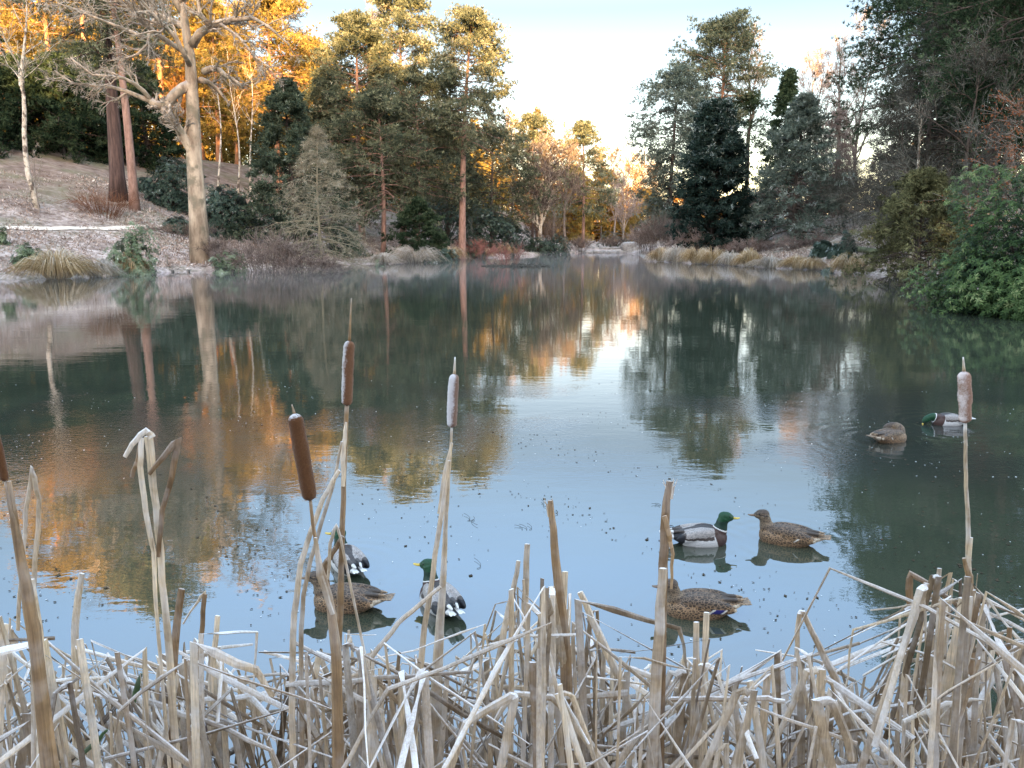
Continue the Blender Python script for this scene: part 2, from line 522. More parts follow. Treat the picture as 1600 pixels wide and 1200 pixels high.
tag(mb.build('ground_cover', M['heath'], smooth=False), 'low frosted heath and leaf litter covering both banks', kind='stuff')

# ---- specks of leaf, weed and ice floating on the water
mb = MB()
def flecks(n, yr, size, val, clus, seed):
    r = np.random.default_rng(seed)
    y = r.uniform(*yr, n); x = r.uniform(-.75, .75, n) * y
    cl = np.sin(x * 1.9 + 2 * np.sin(y * .9)) * np.sin(y * 1.7 + x * .6) + .6 * np.sin(x * 4.1 + y * 3)
    k = (cl + r.normal(0, .5, n) > clus) & (sdist(x, y) < -.6)
    x, y = x[k], y[k]; n = len(x)
    s = r.uniform(*size, n); a = r.uniform(0, PI, n); e = r.uniform(.3, 1, n)
    ux, uy = np.cos(a) * s, np.sin(a) * s
    q = np.stack([np.stack([x - ux, y - uy, x * 0 + .004], -1), np.stack([x + uy * e, y - ux * e, x * 0 + .004], -1),
                  np.stack([x + ux, y + uy, x * 0 + .006], -1), np.stack([x - uy * e, y + ux * e, x * 0 + .004], -1)], 1)
    mb.add(q.reshape(-1, 3), np.arange(n * 4).reshape(-1, 4), None, val + r.uniform(-.06, .06, n).repeat(4))
flecks(4600, (3.4, 11), (.004, .013), .12, .55, 1)
flecks(2600, (4.5, 12), (.006, .02), .15, .8, 2)
flecks(420, (3.2, 7), (.003, .008), .95, .3, 3)
flecks(1500, (7, 12), (.005, .012), .9, .7, 4)
mm = foliage('floating_flecks_leaf', [(0, (.03, .025, .02)), (.3, (.09, .07, .05)), (.7, (.3, .3, .3)), (1, (.62, .65, .68))], 0)
tag(mb.build('floating_leaves', mm, smooth=False), 'small specks of leaf and ice floating on the pond', kind='stuff')
# ------------------------------------------------------------------ tree builders
def at_px(px, Y):
    """ground point on the sight line of a picture column at distance Y"""
    z = 0.0
    for _ in range(6):                                      # the column leans with height: iterate on the ground height
        py = 370 - (z - CAM_H) * F / Y
        x = P(px, py, Y)[0]
        z = ground_at(x, Y)
    return x, z


def report(name, px, base_py, Y, z):
    got = 370 - (z - CAM_H) * F / Y * 1.0
    # print(f'{name} px {px} want {base_py} got {got:.0f}')


def path_noise(rng, Pn, amp):
    n, m, _ = Pn.shape
    w = np.cumsum(rng.normal(0, 1, (n, m, 3)), axis=1) * amp[:, None, None]
    w -= w[:, :1]
    return Pn + w


def grow(rng, Pp, Rp, nch, ratio, ang, up, wig, mseg, tmin=.25, rr=.55, tmax=1.0, flat=0.0):
    """children branches on parent polylines"""
    N_, m_, _ = Pp.shape
    t = rng.uniform(tmin, tmax, (N_, nch)) * (m_ - 1)
    i = np.minimum(t.astype(int), m_ - 2); f = (t - i)[..., None]
    ar = np.arange(N_)[:, None]
    p = Pp[ar, i] * (1 - f) + Pp[ar, i + 1] * f
    r0 = Rp[ar, i] * (1 - f[..., 0]) + Rp[ar, i + 1] * f[..., 0]
    T = norm(Pp[ar, i + 1] - Pp[ar, i])
    Lp = np.linalg.norm(np.diff(Pp, axis=1), axis=-1).sum(1)
    rnd = rng.normal(size=T.shape)
    if flat: rnd[..., 2] *= (1 - flat)
    side = norm(rnd - (rnd * T).sum(-1, keepdims=True) * T)
    a = np.radians(rng.uniform(ang[0], ang[1], t.shape))[..., None]
    d = norm(T * np.cos(a) + side * np.sin(a) + np.array([0, 0, up]))
    L = Lp[:, None] * ratio * (1.15 - .55 * t / (m_ - 1)) * rng.uniform(.55, 1.25, t.shape)
    p = p.reshape(-1, 3); d = d.reshape(-1, 3); L = L.ravel(); r0 = r0.ravel()
    s = np.linspace(0, 1, mseg)
    Pn = p[:, None] + d[:, None] * (L[:, None] * s)[..., None]
    Pn[:, :, 2] += (up * .5 * L)[:, None] * s ** 2
    Pn = path_noise(rng, Pn, wig * L / mseg)
    Rn = (r0 * rr)[:, None] * (1 - .72 * s)[None]
    return Pn, Rn


def limb(pts_px, Y, r0, r1, dy=None, ex=.8, sub=5):
    """a hand-placed limb: picture points at distance Y (+ dy along it) -> smooth polyline and radii"""
    n = len(pts_px)
    dy = np.zeros(n) if dy is None else np.interp(np.linspace(0, 1, n), np.linspace(0, 1, len(dy)), dy)
    w = np.array([P(a, b, Y + q) for (a, b), q in zip(pts_px, dy)])
    t = np.linspace(0, n - 1, (n - 1) * sub + 1)
    # Catmull-Rom
    wp = np.concatenate([[2 * w[0] - w[1]], w, [2 * w[-1] - w[-2]]])
    i = np.minimum(t.astype(int), n - 2); f = (t - i)[:, None]
    p0, p1, p2, p3 = wp[i], wp[i + 1], wp[i + 2], wp[i + 3]
    q = .5 * (2 * p1 + (p2 - p0) * f + (2 * p0 - 5 * p1 + 4 * p2 - p3) * f ** 2 + (3 * p1 - p0 - 3 * p2 + p3) * f ** 3)
    R = r0 + (r1 - r0) * np.linspace(0, 1, len(q)) ** ex
    return q, R


def resample(q, R, m_):
    s = np.linspace(0, len(q) - 1, m_)
    return (np.stack([np.interp(s, range(len(q)), q[:, k]) for k in range(3)], -1), np.interp(s, range(len(q)), R))


def finish(name, label, cat, origin, tmb, tmat, cmb, cmat, group=None, tname='trunk', cname='crown'):
    root = empty(name, origin)
    tag(root, label, cat, group)
    o3 = np.asarray(origin, float)
    for mb_, nm, mt in ((tmb, tname, tmat), (cmb, cname, cmat)):
        if mb_ is None or mb_.n == 0: continue
        mb_.v = [v - o3 for v in mb_.v]
        mb_.build(nm, mt, root, smooth=(nm == tname))
    return root


def conifer(name, label, px, Y, top, wpx, cb=.4, prof=((0, .7), (.3, 1), (.7, .75), (1, .15)), el=(-5, 40), droop=.25, nB=60, nS=5, nT=6,
            nb=5, bl=.30, bw=.07, clump=.45, hang=0.0, mat='pine', bmat='bark_pine', r0=.30, lean=0.0, seed=1, group=None, val=(.15, .8),
            cat='tree', irregular=.35, base_dz=0.0, fork=0, low_side=None, top_frost=0.0):
    rng = np.random.default_rng(seed)
    x, z = at_px(px, Y)
    z += base_dz
    zt = P(px, top, Y)[2]
    H = zt - z
    R = wpx / 2 * Y / F * 1.22
    nT = int(nT * 1.5 + .5); nb = int(nb * 1.7) if nT else nb; bw = bw * .9
    s = np.linspace(0, 1, 12)
    lx = lean * Y / F
    tr = np.stack([x + lx * s ** 1.3 + .12 * np.sin(s * 5 + seed), Y + .15 * np.sin(s * 4 + seed * 2), z - .3 + (H + .3) * s], -1)
    rad = r0 * (1 - .9 * s) + .02
    rad[0] *= 1.25
    tmb, cmb = MB(), MB()
    tubes(tmb, tr, rad, 9)
    # primaries
    t = (np.arange(nB) + rng.uniform(0, 1, nB)) / nB
    t = t ** .9
    hh = cb + (1 - cb) * t * .985
    az = np.arange(nB) * 2.39996 + rng.uniform(-.5, .5, nB)
    Lb = R * np.interp(t, [a for a, _ in prof], [b for _, b in prof]) * rng.uniform(1 - irregular, 1 + irregular * .25, nB)
    if low_side is not None: Lb *= np.where(t < .3, .55 + .45 * (np.cos(az - low_side) > 0), 1)
    e = np.radians(np.interp(t, [0, 1], el) + rng.normal(0, 7, nB))
    st = np.stack([np.interp(hh, s, tr[:, k]) for k in range(3)], -1)
    ms = 6
    q = np.linspace(0, 1, ms)
    dirh = np.stack([np.cos(az), np.sin(az), 0 * az], -1)
    Pb = st[:, None] + dirh[:, None] * (Lb * np.cos(e))[:, None, None] * q[None, :, None]
    Pb[:, :, 2] += Lb[:, None] * (np.sin(e)[:, None] * q - droop * q ** 2 * 1.0)
    Pb = path_noise(rng, Pb, .05 * Lb / ms * 2)
    rb = (np.interp(hh, s, rad) * .33 + .012)[:, None] * (1 - .85 * q)
    tubes(tmb, Pb, rb, 4, cap=False)
    # secondaries
    Ps, Rs = grow(rng, Pb, rb, nS, .40, (30, 75), .03 - droop * .25, .12, 4, .22 if hang else .38, .6, flat=.6)
    tubes(tmb, Ps, Rs, 3, cap=False)
    allP = np.concatenate([Ps, Ps[:0]])
    # needle clumps
    def tuft(Pl, n, tm):
        Nn, mm_, _ = Pl.shape
        if n == 0: return
        tt = (tm + (1 - tm) * rng.uniform(0, 1, (Nn, n)) ** .7) * (mm_ - 1)
        i = np.minimum(tt.astype(int), mm_ - 2); f = (tt - i)[..., None]; ar = np.arange(Nn)[:, None]
        p = (Pl[ar, i] * (1 - f) + Pl[ar, i + 1] * f).reshape(-1, 3)
        d0 = np.repeat(norm(Pl[:, -1] - Pl[:, 0]), n, 0)
        p = p + rng.normal(0, 1, p.shape) * np.array([clump, clump, clump * .45])
        nn = len(p)
        base_v = np.repeat(rng.uniform(val[0], val[1], Nn), n) + rng.normal(0, .12, nn)
        pp = np.repeat(p, nb, 0)
        dd = np.repeat(d0, nb, 0) * .7 + rng.normal(0, .55, (nn * nb, 3)) + np.array([0, 0, .35 - hang])
        vv = np.repeat(base_v, nb) + rng.normal(0, .08, nn * nb)
        if top_frost: vv += top_frost * np.clip((pp[:, 2] - z) / H, 0, 1) ** 2 * rng.uniform(0, 1, nn * nb)
        blades(cmb, pp, dd, bl * rng.uniform(.6, 1.3, nn * nb), bw, np.clip(vv, 0, 1), rng)
    tuft(Ps, nT, .15)
    tuft(Pb, max(1, int(nT * 1.4)), .45 if not hang else .2)
    # the leader
    lead = np.stack([tr[-3:][None][0]], 0)
    tuft(np.repeat(lead, 6, 0), nT * 3, .1)
    return finish(name, label, cat, (x, Y, z), tmb, M[bmat], cmb, M[mat], group)


def bare_tree(name, label, px, Y, top, wpx, bmat='bark_grey', tmat='twig_brown', r0=.25, fork=.35, nL=(9, 6, 6, 5), ratio=(.55, .5, .5, .5), ang=(22, 50),
              up=.12, wig=.14, seed=1, group=None, lean=0.0, twr=.012, limbs=None, cat='tree', base_dz=0.0, droop=0.0, tk=3, stems=1, path=None):
    rng = np.random.default_rng(seed)
    x, z = at_px(px, Y)
    z += base_dz
    H = P(px, top, Y)[2] - z
    tmb, cmb = MB(), MB()
    trunks = []
    for k in range(stems):
        s = np.linspace(0, 1, 14)
        lx = lean * Y / F if stems == 1 else (k - (stems - 1) / 2) * wpx * Y / F * .22
        if path is not None:
            qq, rr_ = limb(path, Y, r0, r0 * .12, ex=1.3)
            qq[0, 2] = z - .3
            tr, rd = resample(qq, rr_, 14)
        else:
            tr = np.stack([x + lx * s ** 1.2 + .02 * H * np.sin(s * 5 + seed + k), Y + .015 * H * np.sin(s * 6 + 2 * seed + k), z - .3 + (H * .92 + .3) * s], -1)
            rd = r0 * (1 - .93 * s ** .8) + .01
        rd[0] *= 1.3
        trunks.append((tr, rd)); tubes(tmb, tr, rd, 9)
    Pp = np.stack([a for a, _ in trunks]); Rp = np.stack([b for _, b in trunks])
    spread = wpx / 2 * Y / F
    P1, R1 = grow(rng, Pp, Rp, nL[0], min(.75, 1.25 * spread / H), ang, up, wig, 7, fork, .55)
    if limbs:
        for L in limbs:
            q_, r_ = resample(*L, 7)
            P1 = np.concatenate([P1, q_[None]]); R1 = np.concatenate([R1, r_[None]])
    tubes(tmb, P1, R1, 6)
    P2, R2 = grow(rng, P1, R1, nL[1], ratio[1], (25, 60), up, wig, 6, .2, .55)
    tubes(tmb, P2, np.maximum(R2, twr), 4, cap=False)
    P3, R3 = grow(rng, P2, R2, nL[2], ratio[2], (25, 60), up * .6 - droop, wig, 5, .15, .6)
    tubes(cmb, P3, np.maximum(R3, twr), 3, rng.uniform(.1, .9, len(P3)))
    if nL[3]:
        P4, R4 = grow(rng, P3, R3, nL[3], ratio[3], (20, 55), up * .5 - droop, wig, 4, .1, .7)
        tubes(cmb, P4, np.maximum(R4, twr * .8), tk, rng.uniform(.1, 1, len(P4)))
    if len(nL) > 4 and nL[4]:
        P5, R5 = grow(rng, P4, R4, nL[4], .6, (20, 55), up * .5 - droop, wig, 3, .1, .7)
        tubes(cmb, P5, np.maximum(R5, twr * .7), tk, rng.uniform(.1, 1, len(P5)))
    return finish(name, label, cat, (x, Y, z), tmb, M[bmat], cmb, M[tmat], group)


def fan_shrub(name, label, px, Y, hpx, wpx, mat='twig_brown', n=46, seed=1, group=None, spread=.9, sub=(7, 5), r=.016, cat='shrub', z=None, depth=.75, arch=.0, sub_l=.45):
    """a dense twiggy shrub of many thin stems rising from one base"""
    rng = np.random.default_rng(seed)
    x, zg = at_px(px, Y)
    if z is not None: zg = z; x = P(px, 370, Y)[0]
    Hh = hpx * Y / F; Rr = wpx / 2 * Y / F
    az = rng.uniform(0, 2 * PI, n); q = rng.uniform(0, 1, n) ** .6
    b = np.stack([x + np.cos(az) * q * Rr * .45, Y + np.sin(az) * q * Rr * .45 * depth, np.full(n, zg)], -1)
    b[:, 2] = np.maximum(hgt(b[:, 0], b[:, 1]), -.1) - .05 if z is None else zg
    e = np.stack([x + np.cos(az) * q * Rr * spread, Y + np.sin(az) * q * Rr * spread * depth, zg + Hh * np.sqrt(np.clip(1 - .75 * q ** 2, .08, 1)) * rng.uniform(.7, 1.0, n)], -1)
    s = np.linspace(0, 1, 6)
    Pn = b[:, None] + (e - b)[:, None] * s[None, :, None]
    Pn[:, :, 2] += (np.sin(s * PI) * .22)[None] * (Hh * (q + arch))[:, None]
    Pn = path_noise(rng, Pn, np.full(n, .03 * Hh))
    Rn = np.full(n, r)[:, None] * (1 - .6 * s)
    tmb, cmb = MB(), MB()
    tubes(tmb, Pn, Rn, 4, rng.uniform(.1, .7, n), cap=False)
    P2, R2 = grow(rng, Pn, Rn, sub[0], sub_l, (20, 60), .1 - arch * .2, .14, 4, .2, .7)
    tubes(cmb, P2, np.maximum(R2, r * .5), 3, rng.uniform(.1, .9, len(P2)))
    if sub[1]:
        P3, R3 = grow(rng, P2, R2, sub[1], .55, (20, 60), .08 - arch * .2, .16, 3, .15, .8)
        tubes(cmb, P3, np.maximum(R3, r * .4), 3, rng.uniform(.2, 1, len(P3)))
    return finish(name, label, cat, (x, Y, zg), tmb, M[mat], cmb, M[mat], group, 'stems', 'twigs')


def leafy_bush(name, label, px, Y, hpx, wpx, mat='rhodo_far', seed=1, group=None, whorls=700, nl=6, L=.16, Wd=.05, depth=.8, cat='shrub', lumps=.22, loc=None, dims=None,
               rot=0.0, base=None, droop=.2):
    """a rounded evergreen bush: whorls of leaves through the outer half of a lumpy dome"""
    rng = np.random.default_rng(seed)
    if loc is None:
        x, z = at_px(px, Y); Hh = hpx * Y / F; Rx = wpx / 2 * Y / F; Ry = Rx * depth
    else:
        x, Y, z = loc; Rx, Ry, Hh = dims
    n = whorls
    u = rng.uniform(-.12, 1, n); az = rng.uniform(0, 2 * PI, n)
    c = np.sqrt(np.clip(1 - np.clip(u, 0, 1) ** 2, 0, 1))
    nrm = np.stack([np.cos(az) * c, np.sin(az) * c, u], -1)
    lump = 1 + lumps * (np.sin(nrm[:, 0] * 7 + seed) * np.sin(nrm[:, 1] * 6.3 + 2 * seed) * .6 + np.sin(nrm[:, 2] * 8 + nrm[:, 0] * 4 + seed * 3) * .5)
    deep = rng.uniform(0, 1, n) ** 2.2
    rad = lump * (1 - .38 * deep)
    p = np.array([x, Y, z]) + np.stack([nrm[:, 0] * Rx, nrm[:, 1] * Ry, nrm[:, 2] * Hh], -1) * rad[:, None]
    N3 = norm(np.stack([nrm[:, 0] / Rx, nrm[:, 1] / Ry, nrm[:, 2] / Hh], -1) + rng.normal(0, .12, (n, 3)))
    N3 = norm(N3 + np.array([0, 0, .25]))
    a = norm(np.cross(N3, np.array([.3, .2, .9]))); b = np.cross(N3, a)
    th = (np.arange(nl) * 2 * PI / nl)[None] + rng.uniform(0, 6, (n, 1)) + rng.normal(0, .2, (n, nl))
    d = a[:, None] * np.cos(th)[..., None] + b[:, None] * np.sin(th)[..., None] + N3[:, None] * rng.uniform(-.1, .55, (n, nl, 1))
    up = np.repeat(N3, nl, 0)
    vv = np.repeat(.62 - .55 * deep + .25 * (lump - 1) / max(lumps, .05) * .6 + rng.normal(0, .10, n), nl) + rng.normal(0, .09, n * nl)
    tmb, cmb = MB(), MB()
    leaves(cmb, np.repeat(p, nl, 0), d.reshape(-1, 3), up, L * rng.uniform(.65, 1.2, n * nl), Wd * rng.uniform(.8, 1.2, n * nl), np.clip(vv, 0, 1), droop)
    ns = 26
    az = rng.uniform(0, 2 * PI, ns); el = rng.uniform(.2, 1.3, ns)
    e = np.stack([np.cos(az) * np.cos(el) * Rx, np.sin(az) * np.cos(el) * Ry, np.sin(el) * Hh], -1) * .8
    s = np.linspace(0, 1, 6)
    Pn = np.array([x, Y, z - .1]) + e[:, None] * np.stack([s, s, s ** .8], -1)[None]
    Pn = path_noise(rng, Pn, np.full(ns, .02 * Hh))
    tubes(tmb, Pn, np.full((ns, 1), .02 + .006 * Hh) * (1 - .6 * s), 5)
    return finish(name, label, cat, (x, Y, z), tmb, M['bark_dark'], cmb, M[mat], group, 'stems', 'leaves')


def tussock(name, label, px, py, hpx, wpx, mat='grass', n=700, seed=1, group=None, Y=None):
    rng = np.random.default_rng(seed)
    w = W(px, py, .12) if Y is None else P(px, 370, Y)
    x, y = w[0], w[1]; z = max(ground_at(x, y), .05)
    Rr = wpx / 2 * y / F; Hh = hpx * y / F
    az = rng.uniform(0, 2 * PI, n); q = rng.uniform(0, 1, n) ** .6
    b = np.stack([x + np.cos(az) * q * Rr * .35, y + np.sin(az) * q * Rr * .35, np.full(n, z - .03)], -1)
    out = Rr * (.35 + .75 * q) * rng.uniform(.45, 1.3, n) * (1 + .3 * np.sin(az * 3 + seed) * np.sin(az * 5 + 2 * seed))
    s = np.linspace(0, 1, 6)
    hgt_ = Hh * rng.uniform(.55, 1.2, n) * (1 + .18 * np.sin(az * 2 + seed)) * (1 - .25 * q)
    Pn = b[:, None] + np.stack([np.cos(az)[:, None] * out[:, None] * s ** 1.2, np.sin(az)[:, None] * out[:, None] * s ** 1.2,
                                hgt_[:, None] * (1 - (1 - np.minimum(s / .62, 1)) ** 2) * 1.0 - (hgt_ * (.25 + .75 * q))[:, None] * np.clip((s - .55) / .45, 0, 1) ** 1.6], -1)
    Rn = np.full((n, 1), .015) * (1 - .7 * s)
    mb_ = MB()
    a_ = np.clip(rng.normal(.45, .33, n), 0, 1)
    tubes(mb_, Pn, Rn, 3, a_)
    # frosted tops: brighter toward the crown of the arch
    av = mb_.a[-1]; zz = mb_.v[-1][:, 2]
    mb_.a[-1] = np.clip(av * .7 - .12 + .55 * np.clip((zz - z) / Hh, 0, 1), 0, 1)
    o = mb_.build(name, M[mat], origin=(x, y, z), smooth=False)
    return tag(o, label, 'tussock', group)
# ================================================================== LEFT BANK
Yo = 54.0
# the big bare tree by the path, its limbs laid out by hand
ol = []
ol.append(limb([(306, 248), (290, 220), (272, 190), (254, 170)], Yo, .36, .27, [0, -.4, -.8, -1.0]))
ol.append(limb([(298, 133), (278, 142), (262, 160), (247, 165), (236, 158)], Yo, .40, .26, [0, -.6, -.9, -1.0]))
ol.append(limb([(240, 160), (215, 150), (190, 140), (160, 134), (120, 133), (85, 110)], Yo, .20, .05, [-1, -1.6, -2]))
ol.append(limb([(236, 158), (222, 140), (205, 128), (180, 118), (150, 120), (110, 90)], Yo, .19, .04, [-1, -2, -3]))
ol.append(limb([(318, 112), (338, 106), (352, 118), (368, 126), (380, 138)], Yo, .24, .08, [0, -1, -1.6]))
ol.append(limb([(312, 125), (325, 128), (340, 140), (355, 158)], Yo, .22, .08, [0, .8, 1]))
ol.append(limb([(300, 70), (312, 52), (335, 38), (365, 30), (395, 28), (420, 42), (452, 70)], Yo, .34, .06, [0, -1, -2]))
ol.append(limb([(326, 38), (312, 20), (312, -8), (322, -40)], Yo, .2, .07, [-1, -1.2]))
ol.append(limb([(292, 45), (270, 32), (245, 22), (232, 5), (225, -30)], Yo, .26, .07, [0, .8, 1.5]))
ol.append(limb([(248, 24), (235, 40), (230, 70), (205, 90), (170, 95)], Yo, .16, .05, [.8, 0, -1]))
ol.append(limb([(285, 20), (250, -30), (190, -60), (130, -70)], Yo, .22, .05, [0, -1, -2]))
ol.append(limb([(230, 60), (180, 40), (130, 20), (90, 5)], Yo, .14, .04, [-.5, -1.5, -2.5]))
ol.append(limb([(345, 38), (375, 60), (400, 90), (430, 110)], Yo, .13, .04, [-1, -2.5]))
ol.append(limb([(282, 5), (310, -50), (350, -90), (400, -110)], Yo, .24, .05, [0, -1, -2]))
ol.append(limb([(283, -40), (270, -100), (240, -150)], Yo, .22, .05, [0, 1]))
ol.append(limb([(283, -40), (305, -120), (330, -160)], Yo, .22, .05, [0, .6]))
bare_tree('bare_tree', 'largest pale bare tree by the path, thick trunk forking into arching crooked limbs', 310, Yo, -190, 420, 'bark_oak', 'twig_grey', r0=.60, fork=.55,
          nL=(4, 12, 8, 5), ratio=(.4, .36, .5, .55), ang=(40, 75), up=.03, wig=.26, seed=11, limbs=ol, twr=.014,
          path=[(311, 376), (307, 300), (303, 240), (302, 190), (299, 130), (296, 80), (286, 20), (283, -40), (284, -110)], droop=.03)

bare_tree('birch_tree', 'slim pale birch at the left edge with a leaning trunk forking high', 55, 58, -80, 230, 'bark_birch', 'twig_grey', r0=.19, fork=.42, nL=(9, 8, 7, 4),
          ang=(25, 55), up=.05, wig=.16, seed=21, path=[(56, 305), (44, 275), (38, 215), (38, 160), (33, 120), (38, 70), (42, 20), (40, -60)], twr=.012, droop=.03)
bare_tree('sapling', 'thin bare sapling beside the birch on the left slope', 62, 57, 225, 46, 'bark_grey', 'twig_grey', r0=.05, nL=(7, 5, 4, 0), seed=22, twr=.01)
for px, Y, top, lb, sd, w in ((398, 82, 60, 'thin white birch with a bare stem among golden trees behind the round bush', 23, 60), (346, 80, 70, 'thin birch stem seen just right of the big bare tree', 24, 60),
                            (372, 86, 60, 'slender bare stem between the two thin birches', 25, 60)):
    bare_tree('birch_tree', lb, px, Y, top, w, 'bark_birch', 'twig_sunlit', r0=.13, fork=.5, nL=(8, 6, 5, 4), seed=sd, lean=3, twr=.014)

# big conifers with tops above the picture
TALL = ((0, .45), (.25, .9), (.6, 1), (.85, .7), (1, .2))
conifer('redwood_tree', 'thick dark red ridged trunk on the left slope, widest of the two conifer trunks', 187, 66, -210, 190, cb=.42, prof=TALL, el=(-15, 25), droop=.3, nB=70, nS=6, nT=6, r0=.64,
        mat='pine', bmat='bark_redwood', seed=31, bl=.32, bw=.075)
conifer('pine_tree', 'straight slim pinkish pine trunk beside the thick dark red trunk', 208, 64, -235, 150, cb=.5, prof=TALL, el=(-8, 30), droop=.2, nB=56, nS=6, nT=6, r0=.36, bmat='bark_pine', mat='pine', seed=32)
# golden sunlit trees behind
for i, (px, Y, top, w, cb, lb, mt) in enumerate((
        (95, 96, -190, 170, .45, 'tall golden lit pine behind the birch at the left', 'pine_sunlit'),
        (150, 92, -240, 170, .5, 'tall golden lit pine behind the thick red trunk', 'pine_sunlit'),
        (262, 98, -170, 150, .35, 'golden lit pine glowing behind the fork of the big bare tree', 'pine_sunlit'),
        (345, 104, 8, 110, .2, 'narrow orange lit larch right of the big bare tree', 'pine_sunlit'),
        (372, 112, 38, 90, .2, 'small pointed orange larch between golden pines', 'pine_sunlit'),
        (436, 92, -8, 165, .42, 'broad golden crowned pine with an orange trunk right of the big bare tree', 'pine_sunlit'),
        (500, 112, 68, 110, .25, 'orange lit conifer behind the tall dark pine', 'pine_sunlit'),
        (318, 112, -60, 120, .25, 'golden lit conifer directly behind the big bare trunk', 'pine_sunlit'),
        (20, 100, -200, 170, .4, 'tall golden pine at the extreme left edge', 'pine_sunlit'))):
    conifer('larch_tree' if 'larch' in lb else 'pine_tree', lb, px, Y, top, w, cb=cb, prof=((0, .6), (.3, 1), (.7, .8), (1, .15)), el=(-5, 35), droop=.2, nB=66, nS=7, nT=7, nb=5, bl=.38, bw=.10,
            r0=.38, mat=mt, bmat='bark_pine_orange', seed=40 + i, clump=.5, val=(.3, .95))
bare_tree('bare_tree', 'bare golden twigged tree glowing behind the thin birches', 470, 100, 100, 120, 'bark_pine_orange', 'twig_sunlit', r0=.22, nL=(14, 8, 6, 5), seed=51, twr=.02)
bare_tree('bare_tree', 'bare orange twigged tree low behind the big bare trunk', 285, 100, 120, 110, 'bark_pine_orange', 'twig_sunlit', r0=.2, nL=(14, 8, 6, 5), seed=52, twr=.02)
bare_tree('bare_tree', 'pink tipped bare tree rising behind the golden topped pine', 592, 112, -12, 80, 'bark_grey', 'twig_pink', r0=.2, fork=.5, nL=(12, 8, 7, 5), seed=53, twr=.016, up=.2)

# dark conifers at the far left
SPR = ((0, 1), (.25, .92), (.6, .6), (.85, .3), (1, .05))
for i, (px, Y, top, w, lb) in enumerate((
        (-25, 80, 20, 190, 'dark spreading conifer cut by the left edge'), (40, 78, 90, 150, 'dark conifer directly behind the birch'), (100, 80, 85, 150, 'dark green conifer left of the thick red trunk'),
        (150, 84, 70, 130, 'dark conifer just behind the thick red trunk'), (232, 86, 100, 120, 'shadowed dark conifer between the slim pine trunk and the big bare tree'), (-90, 70, 40, 170, 'dark conifer beyond the left edge'))):
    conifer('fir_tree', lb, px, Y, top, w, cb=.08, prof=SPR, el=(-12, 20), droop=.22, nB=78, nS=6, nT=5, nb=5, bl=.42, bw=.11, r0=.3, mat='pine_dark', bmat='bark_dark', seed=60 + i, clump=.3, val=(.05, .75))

# the dark middle group
conifer('spruce_tree', 'broad dark spruce with layered boughs left of the bare drooping larch', 462, 66, 128, 150, cb=.06, prof=SPR, el=(-8, 25), droop=.18, nB=92, nS=7, nT=5, nb=5, bl=.34, bw=.09, r0=.24, mat='spruce',
        bmat='bark_dark', seed=70, clump=.25)
conifer('larch_tree', 'bare buff larch with long drooping boughs sweeping to the ground', 505, 57, 196, 200, cb=.06, prof=((0, 1), (.3, .8), (.7, .42), (1, .05)), el=(0, 30), droop=.42, nB=110, nS=12, nT=2, nb=3, bl=.30, bw=.018, hang=.7,
        r0=.11, mat='larch', bmat='larch', seed=71, clump=.1)
PINE = ((0, .55), (.2, .95), (.5, 1), (.8, .7), (1, .2))
conifer('pine_tree', 'tall dark green pine with a thin spiky top left of the golden topped pine', 566, 82, 28, 150, cb=.26, prof=((0, .9), (.35, 1), (.7, .72), (1, .2)), el=(-5, 35), droop=.15, nB=100, nS=7, nT=8, r0=.32, seed=72, bmat='bark_pine', mat='pine', bl=.34, bw=.075, clump=.36)
conifer('pine_tree', 'golden topped pine, tallest of the middle group', 632, 90, -14, 112, cb=.38, prof=((0, .9), (.3, 1), (.62, .9), (.85, .75), (1, .35)), el=(-8, 35), droop=.2, nB=84, nS=7, nT=8, r0=.34, seed=73, bmat='bark_pine', mat='pine', bl=.34, bw=.08, clump=.42, val=(.25, .95))
conifer('pine_tree', 'dark pine with dense low crown left of the lone tall pine', 655, 80, 118, 130, cb=.36, prof=((0, .9), (.4, 1), (.8, .8), (1, .3)), el=(-12, 35), droop=.15, nB=66, nS=7, nT=6, r0=.28, seed=74, bmat='bark_pine', mat='pine', bl=.34, bw=.075, clump=.4, val=(.1, .7))
conifer('pine_tree', 'dark pine whose low crown spreads over the pinkish trunks', 600, 76, 150, 140, cb=.30, prof=((0, .95), (.4, 1), (.8, .7), (1, .2)), el=(-12, 30), droop=.18, nB=66, nS=7, nT=6, r0=.26, seed=75, bmat='bark_pine', mat='pine', bl=.33, bw=.075, clump=.4, val=(.1, .7))
conifer('pine_tree', 'dark crooked conifer leaning behind the broad spruce', 520, 84, 110, 130, cb=.15, prof=SPR, el=(-8, 30), droop=.18, nB=76, nS=6, nT=6, r0=.26, seed=76, bmat='bark_dark', mat='pine', bl=.34, bw=.08, clump=.36, val=(.05, .65))
conifer('pine_tree', 'lone tall pine by the water with a bare pinkish trunk and a golden open crown', 720, 80, 24, 118, cb=.52, prof=((0, 1.0), (.12, 1.05), (.3, .72), (.55, .9), (.8, .8), (1, .35)), el=(-14, 38), droop=.2, nB=84, nS=7, nT=8, r0=.40, seed=77,
        bmat='bark_pine', mat='pine', lean=20, clump=.42, val=(.25, .95), bl=.32, bw=.075, irregular=.5)
conifer('pine_tree', 'dark leafy pine behind the lone tall pine at its right', 770, 100, 205, 130, cb=.25, prof=PINE, el=(-10, 30), droop=.15, nB=60, nS=6, nT=6, r0=.3, seed=78, bmat='bark_dark', mat='pine', val=(.1, .7), clump=.45, bl=.36, bw=.09)
